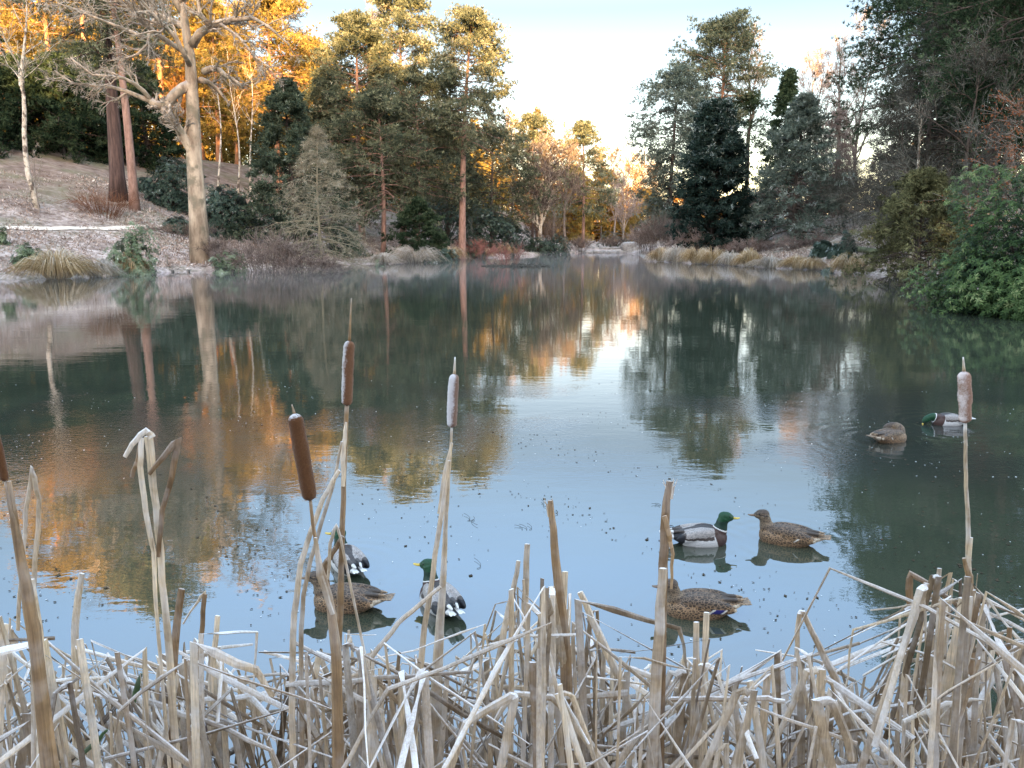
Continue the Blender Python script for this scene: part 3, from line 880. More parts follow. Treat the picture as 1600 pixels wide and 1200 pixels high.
conifer('pine_tree', 'shaded pine filling the gap behind the lone tall pine at its left', 700, 104, 195, 120, cb=.2, prof=PINE, el=(-10, 30), droop=.15, nB=60, nS=6, nT=6, r0=.3, seed=79, bmat='bark_dark', mat='pine', val=(.1, .7), clump=.45, bl=.36, bw=.09)
conifer('spruce_tree', 'small low spreading dark spruce at the foot of the lone tall pine', 655, 72, 312, 110, cb=.05, prof=((0, 1), (.4, .75), (.75, .4), (1, .05)), el=(5, 25), droop=.12, nB=46, nS=7, nT=6, nb=6, bl=.26, bw=.07, r0=.1, mat='pine_dark', bmat='bark_dark', seed=80, clump=.14)
# the far middle
conifer('pine_tree', 'golden tipped pine with a thin trunk right of the lone tall pine', 832, 112, 182, 84, cb=.35, prof=PINE, el=(-8, 35), droop=.2, nB=52, nS=6, nT=6, r0=.24, seed=81, bmat='bark_pine', mat='pine', val=(.3, .95), clump=.45, bl=.38, bw=.1)
conifer('pine_tree', 'far pine with stepped golden top standing by the inlet', 910, 122, 192, 78, cb=.32, prof=((0, .8), (.3, 1), (.55, .9), (.8, .5), (1, .2)), el=(-8, 30), droop=.18, nB=52, nS=6, nT=6, r0=.26, seed=82, bmat='bark_pine', mat='pine', val=(.3, .95), clump=.42, bl=.4, bw=.1)
conifer('larch_tree', 'narrow pink tipped larch rising over the far grey trees', 838, 138, 170, 46, cb=.1, prof=SPR, el=(0, 25), droop=.2, nB=64, nS=5, nT=3, r0=.2, seed=83, bmat='bark_pine_orange', mat='pine_sunlit', clump=.3, bl=.4, bw=.07)
for i, (px, Y, top, w, lb, tm, bm_) in enumerate((
        (845, 104, 240, 100, 'grey pink bare tree with a double pale trunk beside the inlet', 'twig_brown', 'bark_birch'),
        (884, 116, 232, 90, 'bare grey tree just left of the far stepped pine', 'twig_brown', 'bark_grey'),
        (868, 145, 205, 90, 'bare tree lit orange at its top behind the grey ones', 'twig_sunlit', 'bark_grey'),
        (800, 130, 190, 90, 'bare tree lit orange right of the lone tall pine', 'twig_sunlit', 'bark_grey'),
        (958, 165, 240, 100, 'orange lit bare tree at the far end of the valley', 'twig_sunlit', 'bark_grey'),
        (990, 180, 258, 90, 'orange lit bare tree beside the drooping right pine', 'twig_sunlit', 'bark_grey'),
        (1015, 200, 276, 90, 'farthest orange lit bare tree in the valley gap', 'twig_sunlit', 'bark_grey'),
        (935, 190, 250, 90, 'bare orange tree behind the far stepped pine', 'twig_sunlit', 'bark_grey'),
        (975, 150, 292, 80, 'greyer bare tree low in the valley gap', 'twig_pink', 'bark_grey'))):
    bare_tree('bare_tree', lb, px, Y, top, w, bm_, tm, r0=.26, fork=.25, nL=(16, 8, 6, 5), seed=90 + i, twr=.022, up=.14, stems=2 if i == 0 else 1)
for i, (px, Y, top, w, lb) in enumerate(((940, 170, 268, 66, 'rounded yellow lit conifer in the far valley'), (1010, 165, 300, 60, 'low orange lit conifer beside the right bank gap'), (895, 150, 262, 60, 'dim conifer behind the far grey trees'))):
    conifer('pine_tree', lb, px, Y, top, w, cb=.1, prof=PINE, nB=50, nS=5, nT=6, bl=.5, bw=.14, r0=.2, mat='pine_sunlit', bmat='bark_grey', seed=104 + i, clump=.5, val=(.3, .9))

# ================================================================== RIGHT BANK
conifer('pine_tree', 'left pine of the right bank with drooping ragged grey green boughs', 1046, 86, 108, 112, cb=.16, prof=((0, .5), (.2, .85), (.5, .8), (.7, .95), (.88, .9), (1, .45)), el=(-28, 15), droop=.3, nB=92, nS=7, nT=8, r0=.3, seed=110, bmat='bark_dark', mat='spruce_grey',
        clump=.38, hang=.35, bl=.32, bw=.07, val=(.1, .75))
conifer('pine_tree', 'round topped pine behind the dense cypress, orange light on its left side', 1113, 100, 42, 122, cb=.62, prof=((0, .55), (.3, .95), (.6, 1), (.85, .75), (1, .3)), el=(-12, 40), droop=.12, nB=66, nS=7, nT=9, r0=.36, seed=111, bmat='bark_pine_orange', mat='pine',
        clump=.42, bl=.34, bw=.08, lean=4)
conifer('cypress_tree', 'dense black green cypress with a frosted blunt top on the right bank', 1109, 73, 166, 112, cb=.03, prof=((0, .95), (.35, 1), (.65, .88), (.85, .66), (.95, .45), (1, .25)), el=(25, 60), droop=.30, nB=210, nS=7, nT=5, nb=5, bl=.34, bw=.10, r0=.3, mat='cypress', bmat='bark_dark',
        seed=112, clump=.16, hang=.45, val=(.05, .75), irregular=.16, top_frost=.5)
bare_tree('bare_tree', 'bare pink twigged tree with a sinuous trunk right of the round topped pine', 1168, 104, 64, 110, 'bark_grey', 'twig_pink', r0=.28, fork=.5, nL=(9, 8, 7, 6), seed=113, twr=.014, up=.16, path=[(1166, 345), (1167, 270), (1169, 210), (1178, 170), (1170, 130), (1172, 90), (1180, 66)])
conifer('pine_tree', 'pine tufts on a thin trunk between the cypress and the narrow conifer', 1163, 98, 150, 74, cb=.62, prof=PINE, nB=22, nS=5, nT=6, r0=.26, seed=114, bmat='bark_dark', mat='pine_dark', clump=.4)
conifer('spruce_tree', 'narrow pointed dark conifer behind the frosted spruce', 1218, 94, 110, 62, cb=.12, prof=((0, 1), (.4, .85), (.75, .5), (1, .1)), el=(-20, 20), droop=.2, nB=90, nS=5, nT=5, r0=.26, seed=115, bmat='bark_dark', mat='pine_dark', clump=.26, bl=.36, bw=.1)
conifer('spruce_tree', 'wide frosted grey green spruce right of the dense cypress', 1240, 69, 150, 150, cb=.10, prof=((0, 1), (.2, .95), (.5, .68), (.8, .36), (1, .06)), el=(-4, 35), droop=.14, nB=100, nS=8, nT=5, nb=5, bl=.30, bw=.06, r0=.2, seed=116, bmat='bark_dark', mat='spruce_grey', clump=.24, val=(.15, .8))
for i, (px, Y, top, w, lb) in enumerate(((1300, 100, 48, 130, 'tall pale bare tree left of the dark pines on the right'), (1270, 108, 90, 110, 'bare pale crowned tree behind the frosted spruce'), (1335, 96, 60, 120, 'pale bare tree partly hidden by the dark right pine'), (1250, 118, 80, 90, 'faint bare tree farthest back behind the narrow conifer'))):
    bare_tree('bare_tree', lb, px, Y, top, w, 'bark_grey', 'twig_pink', r0=.32, fork=.3, nL=(14, 8, 7, 6), seed=120 + i, twr=.014, up=.2, ang=(20, 45))
conifer('larch_tree', 'pinkish brown bare larch beside the frosted spruce', 1300, 88, 170, 90, cb=.08, prof=SPR, el=(0, 25), droop=.25, nB=80, nS=8, nT=3, r0=.2, seed=125, bmat='bark_grey', mat='twig_pink', clump=.2, bl=.35, bw=.03)
# tall dark pines at the right; tops above the picture
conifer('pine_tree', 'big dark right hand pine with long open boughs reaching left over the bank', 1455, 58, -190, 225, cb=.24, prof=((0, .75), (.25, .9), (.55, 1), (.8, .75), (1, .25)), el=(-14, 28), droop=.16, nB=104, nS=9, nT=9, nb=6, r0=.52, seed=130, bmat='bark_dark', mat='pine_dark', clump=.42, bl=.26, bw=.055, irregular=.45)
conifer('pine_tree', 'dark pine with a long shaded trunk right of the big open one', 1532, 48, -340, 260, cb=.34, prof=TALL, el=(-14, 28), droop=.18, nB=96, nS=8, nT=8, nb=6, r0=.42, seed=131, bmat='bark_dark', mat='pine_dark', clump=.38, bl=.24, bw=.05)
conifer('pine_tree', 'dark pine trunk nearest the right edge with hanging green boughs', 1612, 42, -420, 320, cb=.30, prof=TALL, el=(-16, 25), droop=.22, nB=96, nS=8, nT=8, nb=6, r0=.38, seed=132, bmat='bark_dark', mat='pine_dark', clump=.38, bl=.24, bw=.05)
for i, (px, Y, top, w, r, lb) in enumerate(((1508, 64, -150, 170, .42, 'dark straight pine trunk behind the long shaded trunk'), (1568, 62, -180, 170, .36, 'grey pine trunk second from the right edge'), (1478, 72, -90, 150, .3, 'slim pine trunk between the big open pine and the grey trunks'),
                                         (1596, 74, -120, 150, .3, 'distant slim pine trunk at the right edge'), (1546, 82, -90, 150, .26, 'thin far pine trunk in the right hand wood'), (1420, 84, -40, 140, .3, 'far dark pine behind the big open right hand pine'), (1680, 60, -200, 200, .4, 'pine just beyond the right edge'))):
    conifer('pine_tree', lb, px, Y, top, w, cb=.48, prof=TALL, el=(-14, 28), droop=.18, nB=50, nS=6, nT=7, nb=5, r0=r, seed=140 + i, bmat='bark_grey' if i == 1 else 'bark_dark', mat='pine_dark', clump=.42, bl=.28, bw=.07)
for i, (px, Y, top, w, lb) in enumerate(((1540, 76, 60, 190, 'dim fir filling the wood behind the grey pine trunks'), (1625, 70, 40, 190, 'dim fir at the right edge behind the hanging green boughs'), (1455, 88, 110, 150, 'dim fir behind the tangled brown trees on the right'))):
    conifer('fir_tree', lb, px, Y, top, w, cb=.05, prof=SPR, el=(-12, 20), droop=.22, nB=70, nS=6, nT=5, nb=4, bl=.42, bw=.11, r0=.25, mat='pine_dark', bmat='bark_dark', seed=155 + i, clump=.3, val=(.05, .7))
conifer('larch_tree', 'brown bare larch with a dense haze of twigs in front of the big right pine', 1432, 52, 5, 200, cb=.10, prof=((0, .8), (.25, 1), (.6, .62), (1, .08)), el=(-4, 22), droop=.22, nB=105, nS=12, nT=5, nb=3, bl=.24, bw=.016, r0=.2, seed=150, bmat='bark_dark', mat='twig_dark', clump=.18, val=(.1, .9))
bare_tree('bare_tree', 'tangled brown bare tree leaning over the right slope', 1395, 50, 140, 190, 'bark_dark', 'twig_dark', r0=.16, fork=.15, nL=(18, 10, 8, 6), seed=151, twr=.010, up=.02, ang=(40, 80), wig=.2)
bare_tree('birch_tree', 'crooked slender birch stem showing pale among the brown right hand twigs', 1436, 47, 170, 60, 'bark_birch', 'twig_dark', r0=.09, nL=(8, 6, 5, 3), seed=152, twr=.01, path=[(1432, 330), (1434, 270), (1436, 235), (1438, 205), (1441, 180), (1440, 150)])
bare_tree('bare_tree', 'dark leaning bare tree just left of the copper leaved beech', 1510, 40, 90, 200, 'bark_dark', 'twig_dark', r0=.18, fork=.2, nL=(14, 9, 8, 5), seed=153, twr=.009, up=.05, ang=(30, 70), wig=.2, lean=-20)
for i, (px, hp, wp, Y, lb) in enumerate(((1345, 84, 150, 66, 'large brown twiggy thicket under the bare larch on the right'), (1250, 46, 130, 76, 'grey brown twiggy shrub below the frosted spruce'), (1415, 130, 150, 50, 'dark brown twiggy thicket left of the copper beech'), (1480, 130, 140, 42, 'dark twiggy thicket behind the big green rhododendron'), (1300, 90, 120, 74, 'purplish twig thicket in front of the pale bare trees'))):
    fan_shrub('bare_shrub', lb, px, Y, hp, wp, 'twig_dark' if i in (0, 2, 3) else 'twig_brown', n=70, seed=160 + i, sub=(10, 6), r=.014)
# copper beech: bare twigs holding brown leaves
def beech():
    rng = np.random.default_rng(170)
    px, Y = 1580, 33
    x, z = at_px(px, Y)
    tmb, cmb = MB(), MB()
    s = np.linspace(0, 1, 10)
    H = P(px, 180, Y)[2] - z
    tr = np.stack([x + .3 * s, Y + 0 * s, z + H * s], -1)[None]; rd = (.10 * (1 - .8 * s))[None]
    tubes(tmb, tr, rd, 7)
    P1, R1 = grow(rng, tr, rd, 26, .55, (50, 85), .05, .14, 6, .25, .5)
    tubes(tmb, P1, R1, 5)
    P2, R2 = grow(rng, P1, R1, 9, .45, (25, 60), .0, .14, 5, .2, .6, flat=.5)
    tubes(tmb, P2, np.maximum(R2, .006), 4)
    n = 9
    tt = rng.uniform(0, 1, (len(P2), n)) * 4; i = np.minimum(tt.astype(int), 3); f = (tt - i)[..., None]
    p = (P2[np.arange(len(P2))[:, None], i] * (1 - f) + P2[np.arange(len(P2))[:, None], i + 1] * f).reshape(-1, 3) + rng.normal(0, .05, (len(P2) * n, 3))
    k = rng.uniform(size=len(p)) < .8
    p = p[k]; d = rng.normal(0, 1, p.shape) + np.array([0, 0, -.6])
    leaves(cmb, p, d, norm(rng.normal(0, 1, p.shape)), .11, .06, rng.uniform(0, 1, len(p)))
    finish('beech_tree', 'small beech holding coppery brown dead leaves above the big rhododendron', 'tree', (x, Y, z), tmb, M['bark_grey'], cmb, M['beech_leaf'])
beech()
# big rhododendron: overlapping mounds of one bush
def big_rhodo():
    rng = np.random.default_rng(180)
    root = empty('rhododendron_bush', (18.0, 23.4, .2))
    tag(root, 'huge glossy green rhododendron overhanging the water at the right edge', 'shrub')
    o3 = np.array([18.0, 23.4, .2])
    cmb, tmb = MB(), MB()
    for (cx_, cy_, cz_, rx, ry, rz, n) in ((17.9, 23.8, -.1, 4.9, 4.0, 5.5, 5200), (15.6, 23.2, -.1, 2.5, 2.6, 3.5, 2300), (17.0, 21.4, -.1, 2.9, 2.3, 3.6, 2300), (14.6, 23.4, -.1, 1.6, 1.9, 2.0, 1000),
                                           (20.5, 20.8, 0, 3.0, 2.5, 4.2, 1000), (14.7, 22.0, -.1, 1.5, 1.3, 1.5, 800), (16.0, 20.9, -.1, 1.9, 1.4, 1.5, 1000)):
        u = rng.uniform(-.02, 1, n); az = rng.uniform(0, 2 * PI, n); c = np.sqrt(np.clip(1 - u ** 2, 0, 1))
        nr = np.stack([np.cos(az) * c, np.sin(az) * c, u], -1)
        lump = 1 + .13 * (np.sin(nr[:, 0] * 8 + cx_) * np.sin(nr[:, 1] * 7 + cy_) + np.sin(nr[:, 2] * 9 + nr[:, 0] * 5 + cx_))
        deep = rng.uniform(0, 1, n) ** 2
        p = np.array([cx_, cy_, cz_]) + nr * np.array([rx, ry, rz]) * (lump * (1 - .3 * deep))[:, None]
        k = (p[:, 2] > .03)
        p, nr, lump, deep = p[k], nr[k], lump[k], deep[k]; n = len(p)
        N3 = norm(nr / np.array([rx, ry, rz]) * 3 + rng.normal(0, .3, (n, 3)) + np.array([0, 0, .5]))
        a = norm(np.cross(N3, np.array([.3, .2, .9]))); b = np.cross(N3, a); nl = 8
        th = (np.arange(nl) * 2 * PI / nl)[None] + rng.uniform(0, 6, (n, 1)) + rng.normal(0, .18, (n, nl))
        d = a[:, None] * np.cos(th)[..., None] + b[:, None] * np.sin(th)[..., None] + N3[:, None] * rng.uniform(-.25, .45, (n, nl, 1))
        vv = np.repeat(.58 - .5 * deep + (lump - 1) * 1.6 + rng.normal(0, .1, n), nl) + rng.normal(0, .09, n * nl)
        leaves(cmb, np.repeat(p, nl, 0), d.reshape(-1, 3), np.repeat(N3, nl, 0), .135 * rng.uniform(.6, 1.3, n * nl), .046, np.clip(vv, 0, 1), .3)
        ns = 14
        az = rng.uniform(0, 2 * PI, ns); e = np.stack([np.cos(az) * rx, np.sin(az) * ry, rz * rng.uniform(.5, 1.1, ns)], -1) * .72
        s = np.linspace(0, 1, 6)
        Pn = np.array([min(cx_ + .8, 19), cy_ + .5, .1]) + e[:, None] * s[None, :, None]
        tubes(tmb, path_noise(rng, Pn, np.full(ns, .06)), np.full((ns, 1), .05) * (1 - .7 * s), 5)
    for mb_ in (cmb, tmb): mb_.v = [v - o3 for v in mb_.v]
    cmb.build('leaves', M['rhodo'], root, smooth=False); tmb.build('stems', M['bark_dark'], root)
big_rhodo()
# overhanging yew-like bush left of it
conifer('yew_tree', 'drooping olive brown evergreen bush overhanging the water left of the big rhododendron', 1428, 37, 268, 190, cb=.06, prof=((0, 1), (.3, 1), (.6, .8), (1, .2)), el=(5, 45), droop=.55, nB=80, nS=8, nT=7, nb=5, bl=.18, bw=.04, r0=.12, mat='yew', bmat='bark_dark', seed=190, clump=.14, hang=.5, cat='shrub')

# ================================================================== SHRUBS
for i, (px, Y, hp, wp, lb, wh) in enumerate((
        (358, 66, 78, 88, 'round dark rhododendron right of the big bare trunk', 1500), (270, 70, 66, 84, 'dark rhododendron behind the big bare trunk at its left', 1200), (228, 72, 22, 34, 'small dark bush beside the slim pine trunk', 300),
        (276, 62, 20, 42, 'low dark evergreen bush left of the big bare trunk', 350), (766, 92, 72, 88, 'large rounded dark rhododendron right of the lone tall pine', 1500), (690, 70, 38, 62, 'rounded dark bush under the small spreading spruce', 700),
        (735, 84, 26, 50, 'low frosted evergreen at the foot of the lone tall pine', 350), (868, 101, 34, 50, 'dark evergreen bush at the left of the inlet', 500), (842, 100, 22, 50, 'low evergreen spreading left of the inlet bush', 400),
        (700, 96, 80, 90, 'tall dark evergreen behind the small spreading spruce', 900), (800, 106, 40, 60, 'dark evergreen behind the golden tipped pine', 600), (1190, 82, 60, 70, 'dim evergreen bush between the cypress and the frosted spruce', 600),
        (1322, 54, 40, 26, 'upright leafy dark bush on the right slope', 320), (1284, 58, 24, 30, 'dark green bush on the frosted right slope', 320), (1308, 56, 18, 30, 'low dark bush beside the upright leafy one', 260), (1292, 49.5, 28, 26, 'dark bush at the water edge of the right bank', 320),
        (1150, 88, 40, 60, 'dark low bush right of the cypress base', 400), (962, 128, 26, 60, 'grey evergreen mound at the end of the inlet', 300), (430, 74, 60, 70, 'dark evergreen under the broad spruce', 700), (540, 70, 50, 60, 'dark bush under the pines behind the drooping larch', 600))):
    leafy_bush('rhododendron_bush', lb, px, Y, hp, wp, 'rhodo_far', 200 + i, whorls=wh, L=.26, Wd=.10, nl=6)
for i, (px, Y, hp, wp, lb, wh) in enumerate(((213, 46.3, 84, 80, 'tall loose leafy evergreen shrub at the left water edge', 1100), (45, 45, 32, 42, 'small frosted evergreen shrub at the far left bank', 420), (361, 49.5, 54, 56, 'rounded loose evergreen shrub below the big bare tree', 700), (598, 60, 26, 34, 'small dark leafy shrub at the water edge below the drooping larch', 260),
                                        (2, 48, 22, 20, 'small green shrub cut by the left edge', 120), (700, 74.5, 14, 30, 'low leafy plant at the waterline by the lone tall pine', 150))):
    leafy_bush('evergreen_shrub', lb, px, Y, hp, wp, 'shrub_green', 230 + i, whorls=wh, L=.22, Wd=.08, nl=6, lumps=.45)
for i, (px, Y, hp, wp, lb, mt) in enumerate((
        (422, 51, 84, 190, 'wide mound of bare brown twigs right of the big bare tree', 'twig_brown'), (480, 50.5, 50, 150, 'lower brown twig mound reaching the water below the drooping larch', 'twig_brown'), (340, 54, 40, 60, 'small twig mound at the foot of the big bare tree', 'twig_brown'),
        (905, 112, 24, 60, 'grey brown rounded shrub left of the far stones', 'twig_brown'), (955, 122, 18, 50, 'rounded brown shrub at the far end of the pond', 'twig_brown'), (1000, 116, 30, 50, 'rusty shrub behind the far stones', 'twig_pink'),
        (1035, 82, 58, 90, 'grey twig shrub under the left pine of the right bank', 'twig_brown'), (1082, 72, 40, 90, 'rounded pinkish brown shrub in front of the dense cypress', 'twig_pink'), (1060, 92, 60, 90, 'grey shrub behind the tussocks of the right bank', 'twig_brown'),
        (1010, 98, 46, 60, 'grey twig shrub at the right of the inlet', 'twig_brown'), (1180, 70, 20, 120, 'low pinkish heath shrub right of the cypress', 'twig_pink'), (1140, 71, 20, 90, 'low pinkish shrub in front of the cypress', 'twig_pink'),
        (1255, 66, 16, 100, 'low pinkish brush on the right slope below the spruce', 'twig_pink'), (290, 47.6, 11, 90, 'low brown brush at the waterline below the bench', 'twig_brown'), (850, 108, 60, 70, 'grey twig shrub below the double trunked bare tree', 'twig_brown'), (745, 83, 30, 80, 'reddish brown brush at the foot of the lone tall pine', 'twig_red'))):
    fan_shrub('bare_shrub', lb, px, Y, hp, wp, mt, n=64 if wp > 80 else 40, seed=250 + i, sub=(9, 6), r=.018)
# bracken-coloured brush on the left slope
fan_shrub('bare_shrub', 'patch of thin rusty stems on the slope below the thick red trunk', 160, 61, 36, 130, 'fern', n=120, seed=270, sub=(4, 0), r=.012, spread=1.0)
fan_shrub('bare_shrub', 'dark frosted heather strip above the path left of the big bare tree', 275, 61, 16, 130, 'twig_brown', n=110, seed=271, sub=(6, 3), r=.012, spread=1.1)
# red twig shrub on its raft of debris in the water
x_, y_, _z = W(798, 416)
fan_shrub('red_twig_shrub', 'small shrub of bare reddish twigs standing in the far water', 795, y_, 44, 62, 'twig_red', n=40, seed=272, sub=(5, 0), r=.012, z=-.05, spread=1.1)
mb = MB(); rr_ = np.random.default_rng(3)
k = 420
aa = rr_.uniform(0, 2 * PI, k); qq = np.sqrt(rr_.uniform(0, 1, k))
pt = np.stack([x_ + .5 + np.cos(aa) * qq * 2.7, y_ + np.sin(aa) * qq * 1.2, .02 + .16 * rr_.uniform(0, 1, k) * (1 - qq)], -1)
dd = rr_.normal(0, 1, (k, 3)) * np.array([1, 1, .25])
tubes(mb, np.stack([pt, pt + norm(dd) * .35], 1), np.full((k, 2), .022), 4, rr_.uniform(0, .4, k))
tag(mb.build('floating_debris', M['twig_dark'], origin=(x_, y_, 0)), 'dark raft of drifted twigs around the red twig shrub', kind='stuff')

# ================================================================== TUSSOCKS
for i, (px, py, hp, wp, lb) in enumerate((
        (91, 433, 38, 92, 'largest straw tussock at the left water edge'), (205, 428, 30, 40, 'small straw tussock under the tall loose evergreen shrub'), (150, 430, 24, 50, 'greyish grass clump right of the largest straw tussock'), (648, 409, 22, 66, 'frosted straw tussock below the small spreading spruce'),
        (705, 404, 16, 40, 'low straw tussock at the waterline by the lone tall pine'), (750, 402, 14, 40, 'straw tussock right of the lone tall pine at the waterline'), (790, 400, 14, 34, 'little straw tussock behind the red twig shrub'), (600, 411, 14, 40, 'low grass tuft at the water below the pines'))):
    tussock('grass_tussock', lb, px, py - 1, hp, wp, 'grass' if i in (0, 1, 4, 5, 6) else 'grass_frost', 900, 300 + i)
for i, (px, py, hp, wp, lb) in enumerate((
        (1032, 408, 20, 30, 'first straw tussock of the right bank row, by the inlet'), (1057, 409, 22, 34, 'second tussock of the right bank row'), (1088, 411, 22, 40, 'third tussock of the right bank row'), (1113, 412, 22, 40, 'fourth tussock of the right bank row, in front of the cypress'),
        (1140, 413, 18, 34, 'low frosted tussock right of the fourth one'), (1170, 415, 24, 40, 'rounded straw tussock halfway along the right bank'), (1203, 417, 16, 50, 'flat frosted tussock after the rounded one'), (1247, 419, 18, 40, 'straw tussock left of the dark water edge bush'),
        (1268, 420, 16, 34, 'small straw tussock touching the dark water edge bush'), (1325, 425, 26, 44, 'straw tussock right of the dark water edge bush'))):
    tussock('grass_tussock', lb, px, py - 1.2, hp, wp, 'grass_frost' if i in (4, 6, 1) else 'grass', 700, 320 + i)

# ================================================================== STONES, BENCH, SLOPE KERB
def stone_mat():
    m, nt, out = new_mat('weathered_stone')
    f = noise(nt, 3, 5, geo(nt))
    c = ramp(nt, f, [(.3, (.14, .125, .115)), (.7, (.32, .30, .285))])
    c = mixc(nt, math_(nt, 'MULTIPLY', up_facing(nt, .4, .9), .35), c, (.42, .41, .41))
    p = N(nt, 'ShaderNodeBsdfPrincipled', i_Roughness=.9); nt.links.new(c, p.inputs['Base Color'])
    nt.links.new(p.outputs[0], out.inputs[0]); return m
M['stone'] = stone_mat()
def stone(name, label, loc, dims, seed, group=None):
    r = np.random.default_rng(seed)
    nu, nv = 14, 9
    u = np.linspace(0, 2 * PI, nu, endpoint=False); v = np.linspace(-PI / 2, PI / 2, nv)
    U, Vv = np.meshgrid(u, v)
    sq = lambda t: np.sign(t) * np.abs(t) ** .6
    X = np.stack([sq(np.cos(Vv)) * sq(np.cos(U)), sq(np.cos(Vv)) * sq(np.sin(U)), sq(np.sin(Vv))], -1)
    X = X + r.normal(0, .07, X.shape) * np.cos(Vv)[..., None]
    X = X * np.array(dims) / 2
    idx = np.arange(nu * nv).reshape(nv, nu); nxt = np.roll(idx, -1, 1)
    b = MB(); b.add(X, np.stack([idx[:-1], nxt[:-1], nxt[1:], idx[1:]], -1).reshape(-1, 4))
    o = b.build(name, M['stone'], smooth=False); o.location = loc; o.rotation_euler = (0, 0, r.uniform(-.3, .3))
    return tag(o, label, 'stone', group)
r = np.random.default_rng(8)
for i, px in enumerate(np.linspace(886, 984, 15)):
    w = W(px, 394.5 + r.uniform(-.4, .4), .05)
    stone('ledge_stone', 'low frosted stone in the ledge across the far end of the pond', (w[0], w[1] + r.uniform(0, 1), .12), (r.uniform(.8, 1.6), .8, r.uniform(.35, .6)), 400 + i, 'stones of the far ledge')
for i, (px, dz, s_) in enumerate(((900, .35, 1.6), (925, .4, 1.2), (945, .45, 1.8), (962, .4, 1.3), (974, .5, 2.0))):
    stone('ledge_stone', 'larger stone stepped up behind the ledge at the far end of the pond', (P(px, 385, 119)[0], 119 + i % 2, .35 + dz * .4), (s_, 1.2, .5), 430 + i, 'stones behind the far ledge')
stone('boulder', 'pale grey boulder at the right end of the far stone ledge', (P(984, 380, 112)[0], 112, .8), (2.6, 1.6, 1.5), 440)

m, nt, out = new_mat('old_bench_wood')
p = N(nt, 'ShaderNodeBsdfPrincipled', i_Roughness=.9)
nt.links.new(ramp(nt, noise(nt, 6, 4, mapped(nt, coords(nt), (1, 8, 8))), [(.3, (.10, .085, .07)), (.7, (.24, .20, .17))]), p.inputs['Base Color'])
nt.links.new(p.outputs[0], out.inputs[0]); M['bench'] = m
def box(b, c, d, bev=.012, a=.5):
    c = np.array(c, float); h = np.array(d, float) / 2
    s = np.array([[-1, -1, -1], [1, -1, -1], [1, 1, -1], [-1, 1, -1], [-1, -1, 1], [1, -1, 1], [1, 1, 1], [-1, 1, 1]], float)
    b.add(c + s * h, [[0, 3, 2, 1], [4, 5, 6, 7], [0, 1, 5, 4], [1, 2, 6, 5], [2, 3, 7, 6], [3, 0, 4, 7]], None, a)
bx_, bz_ = at_px(283, 50.5)
bench = tag(empty('bench', (bx_, 50.5, bz_)), 'small plain wooden bench left of the foot of the big bare tree', 'bench')
b = MB(); box(b, (0, -.12, .52), (1.35, .14, .05)); b.add(*[np.zeros((0, 3))]); b.build('seat', M['bench'], bench, smooth=False)
b = MB(); box(b, (0, .05, .52), (1.35, .14, .05)); b.build('seat', M['bench'], bench, smooth=False)
for sx_ in (-.52, .52):
    b = MB(); box(b, (sx_, -.03, .2), (.09, .3, .58)); b.build('leg', M['bench'], bench, smooth=False)
qx, qz = at_px(262, 52)
b = MB(); box(b, (0, 0, .3), (.07, .07, .7)); box(b, (0, -.05, .62), (.24, .03, .14))
o = b.build('marker_post', M['bench'], smooth=False); o.location = (qx, 52, qz); tag(o, 'short wooden marker post standing behind the small bench', 'post')
# mossy kerb line on the right slope
kp = [(1285, 343, 60), (1310, 338, 58), (1340, 335, 56), (1372, 332, 53)]
kw = [np.array([at_px(a, c)[0], c, 0]) for a, _, c in kp]
kw = np.array([[q[0], q[1], ground_at(q[0], q[1]) + .22] for q in kw])
b = MB(); tubes(b, np.stack([np.interp(np.linspace(0, 3, 13), range(4), kw[:, i]) for i in range(3)], -1), np.full(13, .22), 7, .5)
tag(b.build('mossy_kerb', bark('moss', (.07, .08, .04), (.20, .20, .12), 4)), 'mossy low kerb edging a path on the right slope', 'kerb')

# ================================================================== THE WOODS BEHIND (one mass beyond the trees one can tell apart)
def wood_mass(name, label, spots, mat, bl, seed, dens=1.0):
    rng = np.random.default_rng(seed)
    b = MB()
    for (x, y, H, R) in spots:
        z = ground_at(x, y)
        n = int(520 * dens)
        t = rng.uniform(0, 1, n) ** 1.25
        rad = R * (1 - t) ** .75 * np.sqrt(rng.uniform(.1, 1, n)) * (1 + .25 * np.sin(t * 30 + x))
        az = rng.uniform(0, 2 * PI, n)
        p = np.stack([x + rad * np.cos(az), y + rad * np.sin(az), z + H * (.12 + .88 * t)], -1)
        d = np.stack([np.cos(az), np.sin(az), rng.normal(-.1, .5, n)], -1) + rng.normal(0, .4, (n, 3))
        blades(b, p, d, bl * rng.uniform(.6, 1.4, n), bl * .42, np.clip(rng.uniform(.1, .9, n) + .2 * (t - .5), 0, 1), rng)
        tubes(b, np.array([[x, y, z - .5], [x, y, z + H * .95]]), np.array([.3, .03]), 5, .05)
    o = b.build(name, M[mat], smooth=False)
    return tag(o, label, kind='stuff')
r = np.random.default_rng(77)
sp_ = []
for _ in range(170):
    y = r.uniform(112, 175); px = r.uniform(-260, 800); x = (px - 800) / F * y
    lim = np.interp(px, [-260, 300, 520, 800, 900], [-30, 30, 110, 215, 280])
    top = r.uniform(lim, lim + 90)
    z = ground_at(x, y); H = (370 - top) / F * y + CAM_H - z
    if H > 4: sp_.append((x, y, H, r.uniform(2.2, 4.0)))
wood_mass('distant_wood', 'sunlit wood rising behind the left bank trees', sp_, 'pine_sunlit', .8, 78, 1.5)
sp_ = []
